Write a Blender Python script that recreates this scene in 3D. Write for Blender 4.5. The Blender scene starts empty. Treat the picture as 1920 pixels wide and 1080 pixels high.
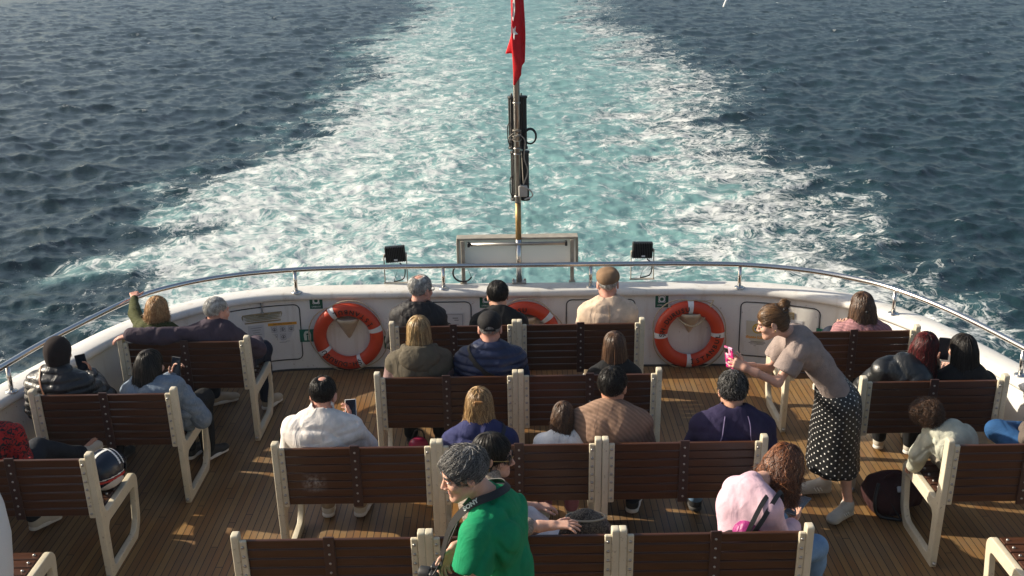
HAZE=0.0006; CAMYAW=0.164; CAMROLL=-0.982; EXPO=0.55
import bpy, math, random
import numpy as np
from mathutils import Vector, Matrix, Euler
rng=np.random.default_rng(7); random.seed(7)
S=bpy.context.scene; COL=S.collection
R=math.radians
A=lambda *v: np.array(v,dtype=float)

# ------------------------------------------------------------------ materials
def newmat(name):
    m=bpy.data.materials.new(name); m.use_nodes=True
    nt=m.node_tree; b=nt.nodes['Principled BSDF']
    return m,nt,b
def N(nt,t,**kw):
    n=nt.nodes.new(t)
    for k,v in kw.items():
        if k.startswith('_'): setattr(n,k[1:],v)
        else: n.inputs[k.replace('__',' ')].default_value=v
    return n
def L(nt,a,b): nt.links.new(a,b)
def ramp(nt,fac,stops,interp='LINEAR'):
    r=nt.nodes.new('ShaderNodeValToRGB'); r.color_ramp.interpolation=interp
    e=r.color_ramp.elements
    while len(e)<len(stops): e.new(.5)
    for q,(p,c) in zip(e,stops):
        q.position=p; q.color=(*c,1) if len(c)==3 else c
    if fac is not None: L(nt,fac,r.inputs['Fac'])
    return r
def mixc(nt,fac,a,b,blend='MIX'):
    m=nt.nodes.new('ShaderNodeMix'); m.data_type='RGBA'; m.blend_type=blend
    for s,v in ((m.inputs[0],fac),(m.inputs[6],a),(m.inputs[7],b)):
        if isinstance(v,(int,float)): s.default_value=v
        elif isinstance(v,tuple): s.default_value=(*v,1) if len(v)==3 else v
        else: L(nt,v,s)
    return m.outputs[2]
def mth(nt,op,a,b=None,c=None,clamp=False):
    m=nt.nodes.new('ShaderNodeMath'); m.operation=op; m.use_clamp=clamp
    for i,v in enumerate((a,b,c)):
        if v is None: continue
        if isinstance(v,(int,float)): m.inputs[i].default_value=v
        else: L(nt,v,m.inputs[i])
    return m.outputs[0]
def noise(nt,vec,scale,detail=4,rough=.55,dist=0.0):
    n=nt.nodes.new('ShaderNodeTexNoise'); n.inputs['Scale'].default_value=scale
    n.inputs['Detail'].default_value=detail; n.inputs['Roughness'].default_value=rough; n.inputs['Distortion'].default_value=dist
    if vec is not None: L(nt,vec,n.inputs['Vector'])
    return n.outputs['Fac']
def bump(nt,b,h,strength=.3,dist=.01,normal=None):
    n=nt.nodes.new('ShaderNodeBump'); n.inputs['Strength'].default_value=strength; n.inputs['Distance'].default_value=dist
    L(nt,h,n.inputs['Height'])
    if normal is not None: L(nt,normal,n.inputs['Normal'])
    if b is not None: L(nt,n.outputs[0],b.inputs['Normal'])
    return n.outputs[0]
def texco(nt,which='Object'): return nt.nodes.new('ShaderNodeTexCoord').outputs[which]
def sc(c,k): return tuple(min(1,x*k) for x in c)

MC={}
def plain(name,col,rough=.5,metal=0.,var=.12,scale=9.,bmp=0.,bscale=60.,spec=.5):
    key=('plain',name)
    if key in MC: return MC[key]
    m,nt,b=newmat(name); o=texco(nt)
    f=noise(nt,o,scale,5,.6)
    r=ramp(nt,f,[(.3,sc(col,1-var)),(.7,sc(col,1+var))]); L(nt,r.outputs[0],b.inputs['Base Color'])
    b.inputs['Roughness'].default_value=rough; b.inputs['Metallic'].default_value=metal
    b.inputs['Specular IOR Level'].default_value=spec
    if bmp>0: bump(nt,b,noise(nt,o,bscale,3),bmp,.004)
    MC[key]=m; return m
def fabric(name,col,rough=.85,weave=0.,fold=.35,rib=None,col2=None,pat=None,spec=.25,foldscale=9.,sheen=.0):
    """cloth: mottled colour, soft wrinkles as bump, fine weave; rib=(scale) gives knitted ribs; pat: a second colour in patches"""
    m,nt,b=newmat(name); o=texco(nt)
    f=noise(nt,o,14,4,.6); c=ramp(nt,f,[(.3,sc(col,.84)),(.7,sc(col,1.14))]).outputs[0]
    if col2 is not None:
        pf=ramp(nt,noise(nt,o,pat or 30,3,.6,1.5),[(.5,(0,0,0)),(.54,(1,1,1))]).outputs[0]
        c=mixc(nt,pf,c,col2)
    if rib:
        w0=N(nt,'ShaderNodeTexWave'); w0.bands_direction='DIAGONAL'; w0.inputs['Scale'].default_value=rib; w0.inputs['Distortion'].default_value=1.5; L(nt,o,w0.inputs['Vector'])
        c=mixc(nt,mth(nt,'MULTIPLY',w0.outputs['Fac'],.55),c,sc(col,.55))
    L(nt,c,b.inputs['Base Color'])
    b.inputs['Roughness'].default_value=rough; b.inputs['Specular IOR Level'].default_value=spec
    mp=N(nt,'ShaderNodeMapping'); L(nt,o,mp.inputs[0]); mp.inputs['Scale'].default_value=(1.0,1.0,.55)
    w=noise(nt,mp.outputs[0],foldscale,3,.5,1.2)
    nn=bump(nt,None,w,fold,.035)
    h=noise(nt,o,180,2,.5)
    if rib:
        wv=N(nt,'ShaderNodeTexWave'); wv.bands_direction='DIAGONAL'; wv.inputs['Scale'].default_value=rib; wv.inputs['Distortion'].default_value=1.5
        L(nt,o,wv.inputs['Vector']); h=mth(nt,'ADD',mth(nt,'MULTIPLY',wv.outputs['Fac'],1.6),h)
    bump(nt,b,h,.25+weave,.004,nn)
    if sheen: b.inputs['Sheen Weight'].default_value=sheen
    return m
def skinmat(name,col):
    m,nt,b=newmat(name); o=texco(nt)
    f=noise(nt,o,22,4,.6); c=ramp(nt,f,[(.3,(col[0]*.93,col[1]*.86,col[2]*.84)),(.7,(col[0]*1.05,col[1]*1.05,col[2]*1.05))]).outputs[0]
    L(nt,c,b.inputs['Base Color']); b.inputs['Roughness'].default_value=.5; b.inputs['Specular IOR Level'].default_value=.35
    b.inputs['Subsurface Weight'].default_value=.12; b.inputs['Subsurface Radius'].default_value=(.012,.005,.003); b.inputs['Subsurface Scale'].default_value=.6
    bump(nt,b,noise(nt,o,150,3),.12,.003)
    return m
def hairmat(name,ca,cb,rough=.42,spec=.45):
    m,nt,b=newmat(name)
    at=N(nt,'ShaderNodeAttribute'); at.attribute_name='tint'
    f=mth(nt,'ADD',mth(nt,'MULTIPLY',at.outputs['Fac'],.75),mth(nt,'MULTIPLY',noise(nt,texco(nt),45,3),.25))
    c=ramp(nt,f,[(.15,sc(ca,.6)),(.45,ca),(.85,cb)]).outputs[0]; L(nt,c,b.inputs['Base Color']); spec=spec if ca[0]>.05 else .22
    b.inputs['Roughness'].default_value=rough; b.inputs['Specular IOR Level'].default_value=spec
    return m

# ------------------------------------------------------------------ mesh helpers
def mesh_np(name,V,F,mat=None,parent=None,smooth=True,attrs=None,loc=None,uv=None):
    """V (n,3) float, F (m,k) int (all faces with k corners) or list of such arrays"""
    Fs=F if isinstance(F,list) else [F]
    Fs=[np.asarray(f,dtype=np.int32) for f in Fs if len(f)]
    me=bpy.data.meshes.new(name); V=np.asarray(V,dtype=np.float32)
    me.vertices.add(len(V)); me.vertices.foreach_set('co',V.ravel())
    nl=sum(f.size for f in Fs); npoly=sum(len(f) for f in Fs)
    me.loops.add(nl); me.polygons.add(npoly)
    me.loops.foreach_set('vertex_index',np.concatenate([f.ravel() for f in Fs]))
    tot=np.concatenate([np.full(len(f),f.shape[1],np.int32) for f in Fs])
    st=np.concatenate([[0],np.cumsum(tot)[:-1]]).astype(np.int32)
    me.polygons.foreach_set('loop_start',st)
    me.polygons.foreach_set('use_smooth',np.full(npoly,smooth,dtype=bool))
    me.update(calc_edges=True)
    if attrs:
        for k,v in attrs.items():
            a=me.attributes.new(k,'FLOAT','POINT'); a.data.foreach_set('value',np.asarray(v,np.float32).ravel())
    if uv is not None:
        u=me.uv_layers.new(name='UVMap'); li=np.concatenate([f.ravel() for f in Fs])
        u.data.foreach_set('uv',np.asarray(uv,np.float32)[li].ravel())
    o=bpy.data.objects.new(name,me); COL.objects.link(o)
    if mat is not None:
        for x in (mat if isinstance(mat,list) else [mat]): me.materials.append(x)
    if parent is not None: o.parent=parent
    if loc is not None: o.location=loc
    return o
class MB:
    """collects plain pieces and links them as one mesh object"""
    def __init__(s): s.V=[];s.F={};s.n=0;s.fm=[]
    def add(s,V,F):
        V=np.asarray(V,float)
        for f in (F if isinstance(F,list) else [F]):
            f=np.asarray(f,int)
            if len(f): s.F.setdefault(f.shape[1],[]).append(f+s.n)
        s.V.append(V); s.n+=len(V); return s
    def box(s,c,d,rot=None,bev=0.):
        c=np.array(c,float); d=np.array(d,float)/2
        if bev<=0:
            V=np.array([[x,y,z] for x in(-1,1) for y in(-1,1) for z in(-1,1)])*d
            F=[[0,1,3,2],[4,6,7,5],[0,4,5,1],[2,3,7,6],[0,2,6,4],[1,5,7,3]]
            F4=np.array(F); F3=np.zeros((0,3),int)
        else:
            b=np.minimum(bev,d*.49); pts=[];idx={}
            for x in(-1,1):
                for y in(-1,1):
                    for z in(-1,1):
                        g=np.array([x,y,z])
                        for a in range(3):
                            p=g*(d-b); p[a]=g[a]*d[a]; idx[(x,y,z,a)]=len(pts); pts.append(p)
            V=np.array(pts); F4=[];F3=[]
            I=lambda x,y,z,a: idx[(x,y,z,a)]
            for q in(-1,1):
                f=[I(q,-1,-1,0),I(q,1,-1,0),I(q,1,1,0),I(q,-1,1,0)]; F4.append(f if q>0 else f[::-1])
                f=[I(-1,q,-1,1),I(-1,q,1,1),I(1,q,1,1),I(1,q,-1,1)]; F4.append(f if q>0 else f[::-1])
                f=[I(-1,-1,q,2),I(1,-1,q,2),I(1,1,q,2),I(-1,1,q,2)]; F4.append(f if q>0 else f[::-1])
            for x in(-1,1):
                for y in(-1,1):
                    f=[I(x,y,-1,0),I(x,y,-1,1),I(x,y,1,1),I(x,y,1,0)]; F4.append(f if x*y>0 else f[::-1])
                    f=[I(x,-1,y,0),I(x,1,y,0),I(x,1,y,2),I(x,-1,y,2)]; F4.append(f if x*y>0 else f[::-1])
                    f=[I(-1,x,y,1),I(-1,x,y,2),I(1,x,y,2),I(1,x,y,1)]; F4.append(f if x*y>0 else f[::-1])
                    for z in(-1,1):
                        f=[I(x,y,z,0),I(x,y,z,1),I(x,y,z,2)]; F3.append(f if x*y*z>0 else f[::-1])
            F4=np.array(F4);F3=np.array(F3)
        if rot is not None: V=V@np.array(rot).T
        return s.add(V+c,[F4,F3])
    def tube(s,P,r,n=8,caps=True):
        P=np.asarray(P,float); m=len(P); r=np.broadcast_to(np.asarray(r,float),(m,))
        T=np.gradient(P,axis=0) if m>2 else np.repeat((P[1:]-P[:1]),2,0)
        T/=np.linalg.norm(T,axis=1,keepdims=True)+1e-12
        u=np.cross(T[0],[0,0,1.]); 
        if np.linalg.norm(u)<.2: u=np.cross(T[0],[1.,0,0])
        u/=np.linalg.norm(u); Us=[u]
        for i in range(1,m):
            u=u-T[i]*np.dot(u,T[i]); u/=np.linalg.norm(u)+1e-12; Us.append(u)
        U=np.array(Us); W=np.cross(T,U); a=np.arange(n)*2*math.pi/n
        V=(P[:,None]+r[:,None,None]*(np.cos(a)[None,:,None]*U[:,None]+np.sin(a)[None,:,None]*W[:,None])).reshape(-1,3)
        i=np.arange(m-1)[:,None]*n; j=np.arange(n)[None]; j2=(j+1)%n
        F=np.stack([i+j,i+j2,i+n+j2,i+n+j],-1).reshape(-1,4)
        s.add(V,F)
        if caps:
            for e,fl in ((0,True),(m-1,False)):
                b=s.n; ring=np.arange(n)+e*n+ (s.n-len(V))
                s.V.append(P[e:e+1]); s.n+=1
                f=np.stack([ring,np.roll(ring,-1),np.full(n,b)],-1); s.F.setdefault(3,[]).append(f[:,::-1] if fl else f)
        return s
    def lathe(s,prof,n=24,c=(0,0,0),M=None):
        prof=np.asarray(prof,float); m=len(prof); a=np.arange(n)*2*math.pi/n
        V=np.stack([prof[:,0,None]*np.cos(a),prof[:,0,None]*np.sin(a),np.repeat(prof[:,1,None],n,1)],-1).reshape(-1,3)
        i=np.arange(m-1)[:,None]*n; j=np.arange(n)[None]; j2=(j+1)%n
        F=np.stack([i+j,i+j2,i+n+j2,i+n+j],-1).reshape(-1,4)
        if M is not None: V=V@np.array(M).T
        return s.add(V+np.array(c,float),F)
    def poly(s,pts):
        pts=np.asarray(pts,float); return s.add(pts,np.arange(len(pts))[None])
    def prism(s,pts,vec):
        """flat outline pts (n,3) pushed along vec"""
        pts=np.asarray(pts,float); n=len(pts); v=np.asarray(vec,float)
        V=np.concatenate([pts,pts+v]); i=np.arange(n); j=(i+1)%n
        s.add(V,[np.stack([i,j,j+n,i+n],-1)]); b=s.n-2*n
        s.F.setdefault(n,[]).append((i[::-1]+b)[None]); s.F.setdefault(n,[]).append((i+n+b)[None]); return s
    def build(s,name,mat,parent=None,smooth=False,loc=None,attrs=None):
        V=np.concatenate(s.V); Fs=[np.concatenate(f) for f in s.F.values()]
        o=mesh_np(name,V,Fs,mat,parent,smooth,attrs,loc)
        return o
def autosmooth(o,deg=40):
    me=o.data; me.shade_smooth()
    try: me.set_sharp_from_angle(angle=R(deg))
    except Exception: pass
    return o
def tag(o,label=None,cat=None,group=None,kind=None):
    if label: o['label']=label
    if cat: o['category']=cat
    if group: o['group']=group
    if kind: o['kind']=kind
    return o
def empty(name,loc,label,cat,group=None,rz=0.):
    o=bpy.data.objects.new(name,None); COL.objects.link(o); o.location=loc; o.rotation_euler=(0,0,rz)
    o.empty_display_size=.05
    return tag(o,label,cat,group)
def copy_tree(o,parent=None):
    c=o.copy(); COL.objects.link(c); c.parent=parent
    for ch in o.children: copy_tree(ch,c)
    return c
def spline(P,n):
    """Catmull-Rom through P, n samples evenly spaced"""
    P=np.asarray(P,float); Q=np.concatenate([[2*P[0]-P[1]],P,[2*P[-1]-P[-2]]]); out=[]
    for i in range(1,len(Q)-2):
        t=np.linspace(0,1,24,endpoint=False)[:,None]; a,b,c,d=Q[i-1:i+3]
        out.append(.5*((2*b)+(c-a)*t+(2*a-5*b+4*c-d)*t**2+(3*b-3*c+d-a)*t**3))
    out=np.concatenate(out+[P[-1:]]); s=np.concatenate([[0],np.cumsum(np.linalg.norm(np.diff(out,axis=0),axis=1))])
    u=np.linspace(0,s[-1],n); return np.stack([np.interp(u,s,out[:,k]) for k in range(out.shape[1])],-1)
def text_mesh(body,size,extrude=.0006,align='CENTER',bold=0.):
    c=bpy.data.curves.new('lettering','FONT'); c.body=body; c.size=size; c.align_x=align; c.align_y='CENTER'; c.extrude=extrude; c.offset=bold
    c.resolution_u=3
    o=bpy.data.objects.new('lettering',c); COL.objects.link(o)
    dg=bpy.context.evaluated_depsgraph_get(); me=bpy.data.meshes.new_from_object(o.evaluated_get(dg))
    V=np.array([v.co[:] for v in me.vertices]); F=[list(p.vertices) for p in me.polygons]
    COL.objects.unlink(o); bpy.data.objects.remove(o); bpy.data.curves.remove(c); bpy.data.meshes.remove(me)
    return V,F
def add_text(mb,body,size,origin,ux,uz,align='CENTER',extrude=.0006,bold=0.,sx=1.):
    """lettering in the plane spanned by ux (reading direction) and uz (up), facing ux x uz"""
    V,F=text_mesh(body,size,extrude,align,bold)
    if not len(V): return
    ux=np.array(ux,float);uz=np.array(uz,float);n=np.cross(ux,uz)
    W=np.array(origin)+V[:,:1]*sx*ux+V[:,1:2]*uz+V[:,2:3]*n
    d={}
    for f in F: d.setdefault(len(f),[]).append(f)
    mb.add(W,[np.array(v) for v in d.values()])

# ------------------------------------------------------------------ signed-distance bodies
class P:
    def __init__(s,f,lo,hi,k,op): s.f=f;s.lo=lo;s.hi=hi;s.k=k;s.op=op
def cap(a,b,ra,rb=None,k=.02,op='+'):
    a=np.array(a,float);b=np.array(b,float); rb=ra if rb is None else rb
    ab=b-a; L2=max(ab@ab,1e-9); rm=max(ra,rb)
    def f(X):
        t=np.clip(((X-a)@ab)/L2,0,1); return np.linalg.norm(X-a-t[...,None]*ab,axis=-1)-(ra+(rb-ra)*t)
    return P(f,np.minimum(a,b)-rm,np.maximum(a,b)+rm,k,op)
def ell(c,r,M=None,k=.02,op='+'):
    c=np.array(c,float);r=np.array(r,float); M=np.eye(3) if M is None else np.array(M)
    def f(X):
        p=(X-c)@M; k0=np.linalg.norm(p/r,axis=-1); k1=np.linalg.norm(p/(r*r),axis=-1)+1e-9
        return k0*(k0-1)/k1
    e=np.sqrt(((M*r)**2).sum(1)); return P(f,c-e,c+e,k,op)
def slab(c,h,M=None,rr=.01,k=.01,op='+'):
    c=np.array(c,float);h=np.array(h,float)-rr; M=np.eye(3) if M is None else np.array(M)
    def f(X):
        q=np.abs((X-c)@M)-h; return np.linalg.norm(np.maximum(q,0),axis=-1)+np.minimum(q.max(-1),0)-rr
    e=np.abs(M)@(h+rr); return P(f,c-e,c+e,k,op)
def smin(a,b,k):
    h=np.clip(.5+.5*(a-b)/k,0,1); return a*(1-h)+b*h-k*h*(1-h)
def sdf_at(prims,X):
    D=np.full(X.shape[:-1],.6)
    for p in prims:
        d=p.f(X); D=smin(D,d,p.k) if p.op=='+' else -smin(-D,d,p.k)
    return D
CN=np.array([[i,j,k] for i in(0,1) for j in(0,1) for k in(0,1)])
ED=[(0,4),(1,5),(2,6),(3,7),(0,2),(1,3),(4,6),(5,7),(0,1),(2,3),(4,5),(6,7)]
def nets(prims,vox,disp=None):
    lo=np.min([p.lo for p in prims if p.op=='+'],0)-3*vox; hi=np.max([p.hi for p in prims if p.op=='+'],0)+3*vox
    n=np.ceil((hi-lo)/vox).astype(int)+1
    D=np.full(n,.6,np.float32); ax=[lo[i]+np.arange(n[i])*vox for i in range(3)]
    for p in prims:
        m=p.k+3*vox
        i0=np.maximum(((p.lo-m-lo)/vox).astype(int),0); i1=np.minimum(((p.hi+m-lo)/vox).astype(int)+2,n)
        if (i1<=i0).any(): continue
        sl=tuple(slice(a,b) for a,b in zip(i0,i1))
        X=np.stack(np.meshgrid(*[ax[i][sl[i]] for i in range(3)],indexing='ij'),-1)
        d=p.f(X); c=D[sl]
        D[sl]=smin(c,d,p.k) if p.op=='+' else -smin(-c,d,p.k)
    if disp is not None:
        w=np.argwhere(np.abs(D)<.05+2*vox); X=lo+w*vox
        D[tuple(w.T)]+=disp(X)
    for a in range(3):
        s=[slice(None)]*3; s[a]=0; D[tuple(s)]=np.maximum(D[tuple(s)],vox); s[a]=-1; D[tuple(s)]=np.maximum(D[tuple(s)],vox)
    s=D<0; sh=tuple(x-1 for x in n)
    cnt=np.zeros(sh,np.int8)
    for c in CN: cnt+=s[c[0]:c[0]+sh[0],c[1]:c[1]+sh[1],c[2]:c[2]+sh[2]]
    act=np.argwhere((cnt>0)&(cnt<8)); idx=np.full(sh,-1,np.int32); idx[tuple(act.T)]=np.arange(len(act))
    vals=np.stack([D[tuple((act+c).T)] for c in CN],-1)
    pos=np.zeros((len(act),3)); num=np.zeros(len(act))
    for a,b in ED:
        va,vb=vals[:,a],vals[:,b]; m=(va<0)!=(vb<0)
        t=np.where(m,va/(va-vb+1e-12),0)[:,None]; q=CN[a]+(CN[b]-CN[a])*t
        pos+=np.where(m[:,None],q,0); num+=m
    V=lo+(act+pos/num[:,None])*vox
    Fs=[]
    for a in range(3):
        b,c=(a+1)%3,(a+2)%3
        s0=[slice(1,-1)]*3; s1=[slice(1,-1)]*3; s0[a]=slice(0,-1); s1[a]=slice(1,None)
        A0=s[tuple(s0)];A1=s[tuple(s1)]; w=np.argwhere(A0!=A1)
        if not len(w): continue
        o=np.ones(3,int); o[a]=0; w=w+o; eb=np.zeros(3,int);eb[b]=1;ec=np.zeros(3,int);ec[c]=1
        g=lambda q: idx[tuple(q.T)]
        f=np.stack([g(w-eb-ec),g(w-ec),g(w),g(w-eb)],-1)
        ins=s[tuple(w.T)]; f[~ins]=f[~ins][:,::-1]; Fs.append(f)
    F=np.concatenate(Fs); F=F[(F>=0).all(1)]
    return V,F
def join(parts):
    V=[];F=[];n=0
    for v,f in parts: V.append(v);F.append(f+n);n+=len(v)
    return np.concatenate(V),np.concatenate(F)
def sines(seed,freq,amp,n=6,stretch=(1,1,1)):
    r=np.random.default_rng(seed); K=r.normal(size=(n,3)); K/=np.linalg.norm(K,axis=1,keepdims=True)
    K*=freq*r.uniform(.6,1.5,(n,1))*np.array(stretch); ph=r.uniform(0,6.28,n)
    def f(X):
        w=.25*np.sin(X@K[0]*.5+1)[...,None] if n>1 else 0
        return (np.sin(X@K.T+ph+2*w).sum(-1))*amp/math.sqrt(n)
    return f
def rotz(a): c,s=math.cos(a),math.sin(a); return np.array([[c,-s,0],[s,c,0],[0,0,1.]])
def rotx(a): c,s=math.cos(a),math.sin(a); return np.array([[1.,0,0],[0,c,-s],[0,s,c]])
def roty(a): c,s=math.cos(a),math.sin(a); return np.array([[c,0,s],[0,1.,0],[-s,0,c]])
def unit(v): v=np.asarray(v,float); return v/(np.linalg.norm(v)+1e-12)
def axrot(ax,a):
    ax=unit(ax); K=np.array([[0,-ax[2],ax[1]],[ax[2],0,-ax[0]],[-ax[1],ax[0],0]]); return np.eye(3)+math.sin(a)*K+(1-math.cos(a))*K@K
# ------------------------------------------------------------------ people
def creases(seed,freq,amp,n=5):
    r=np.random.default_rng(seed); K=r.normal(size=(n,3)); K[:,2]*=.8; K/=np.linalg.norm(K,axis=1,keepdims=True); K*=freq*r.uniform(.7,1.5,(n,1)); ph=r.uniform(0,6.28,n); Q=r.normal(size=(n,3))*9; W=r.normal(size=(n,3))*14
    def f(X):
        a=X@K.T+ph+1.1*np.sin(X@W.T+ph*2); m=np.clip(np.sin(X@Q.T+ph*3)*1.3-.15,0,1)
        return (amp*m*((1-np.abs(np.sin(a*.5)))**3-.25)).sum(-1)
    return f
def hand_prims(w,d,pn,side=1,curl=.5,spread=.12,s=1.,thumb=.5):
    w=np.array(w,float); d=unit(d); pn=unit(np.array(pn,float)-d*np.dot(pn,d)); tv=side*np.cross(d,pn); pr=[]
    for i,ln in enumerate((.070,.079,.073,.056)):
        kn=w+s*(d*(.088-.004*abs(i-1.2))+tv*(.031-.0205*i)); ws=w+s*tv*(.018-.012*i)
        pr.append(cap(ws,kn,.0135*s,.0105*s,k=.012*s))
        dd=unit(d+tv*spread*(1.5-i)); a=0; p=kn
        for j,(fr,ra,rb) in enumerate(((.45,.0092,.0082),(.31,.0082,.0074),(.26,.0074,.0060))):
            a+=curl*(.55 if j==0 else .8)*(1+.12*i)
            q=p+(dd*math.cos(a)+pn*math.sin(a))*ln*fr*s; pr.append(cap(p,q,ra*s,rb*s,k=.003*s)); p=q
    p=w+s*(d*.022+tv*.024); td=unit(d*.65+tv*.75+pn*.25*thumb)
    for ln,ra,rb,bend in ((.042,.0125,.0098,0),(.032,.0096,.0086,.35),(.026,.0086,.0066,.3)):
        td=unit(td-tv*bend*.6+pn*bend*.5*thumb+d*bend*.4); q=p+td*ln*s; pr.append(cap(p,q,ra*s,rb*s,k=.005*s)); p=q
    return pr
def head_prims(H,Rh,s,fem=False,neck=None):
    T=lambda *v: np.array(H)+Rh@(s*np.array(v,float)); pr=[]
    pr.append(ell(T(0,-.012,.035),s*A(.074,.094,.082),Rh,k=.02*s))
    pr.append(ell(T(0,.03,-.032),s*A(.056,.058,.078),Rh,k=.03*s))
    j=.9 if fem else 1.
    for x in(-1,1):
        pr.append(cap(T(x*.05*j,.0,-.055),T(x*.016,.068,-.096*j-.004),.02*s,.018*s,k=.03*s))
        pr.append(ell(T(x*.036,.062,-.026),s*A(.026,.024,.022),Rh,k=.02*s))
        pr.append(ell(T(x*.031,.099,.003),s*A(.017,.014,.011),Rh,k=.012*s,op='-'))
    pr.append(cap(T(-.032,.081,.021),T(.032,.081,.021),.0105*s,k=.014*s))
    pr.append(cap(T(0,.084,.014),T(0,.109,-.029),.007*s,.0105*s,k=.010*s))
    for x in(-1,1): pr.append(ell(T(x*.0125,.098,-.034),s*A(.009,.011,.008),Rh,k=.006*s))
    pr.append(cap(T(-.018,.083,-.060),T(.018,.083,-.060),.0072*s,k=.007*s))
    pr.append(cap(T(-.015,.083,-.0745),T(.015,.083,-.0745),.0078*s,k=.007*s))
    pr.append(cap(T(-.022,.098,-.067),T(.022,.098,-.067),.0035*s,k=.004*s,op='-'))
    pr.append(ell(T(0,.076,-.103*j),s*A(.019,.016,.014),Rh,k=.014*s))
    for x in(-1,1):
        Me=Rh@rotz(-x*.35)@rotx(-.15)
        pr.append(ell(T(x*.079,-.008,-.006),s*A(.009,.019,.032),Me,k=.006*s))
        pr.append(ell(T(x*.09,-.004,.0),s*A(.006,.011,.018),Me,k=.004*s,op='-'))
    rn=.046 if fem else .054
    nb=T(0,-.03,-.15) if neck is None else np.array(neck)
    pr.append(cap(T(0,-.018,-.05),nb,rn*s,(rn+.006)*s,k=.025*s))
    return pr
def tubes_from(Pts,rad):
    """Pts (n,m,3) strands, rad (m,) -> triangular tubes"""
    n,m,_=Pts.shape; T=np.gradient(Pts,axis=1); T/=np.linalg.norm(T,axis=-1,keepdims=True)+1e-9
    r=np.random.default_rng(3).normal(size=(n,1,3)); U=np.cross(T,r); U/=np.linalg.norm(U,axis=-1,keepdims=True)+1e-9; W=np.cross(T,U)
    a=np.arange(3)*2*math.pi/3; rad=np.asarray(rad)
    V=Pts[:,:,None]+rad[None,:,None,None]*(np.cos(a)[None,None,:,None]*U[:,:,None]+np.sin(a)[None,None,:,None]*W[:,:,None])
    V=V.reshape(-1,3); i=(np.arange(n)[:,None,None]*m+np.arange(m-1)[None,:,None])*3; j=np.arange(3)[None,None]; k=(j+1)%3
    return V,np.stack([i+j,i+k,i+3+k,i+3+j],-1).reshape(-1,4)
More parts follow.
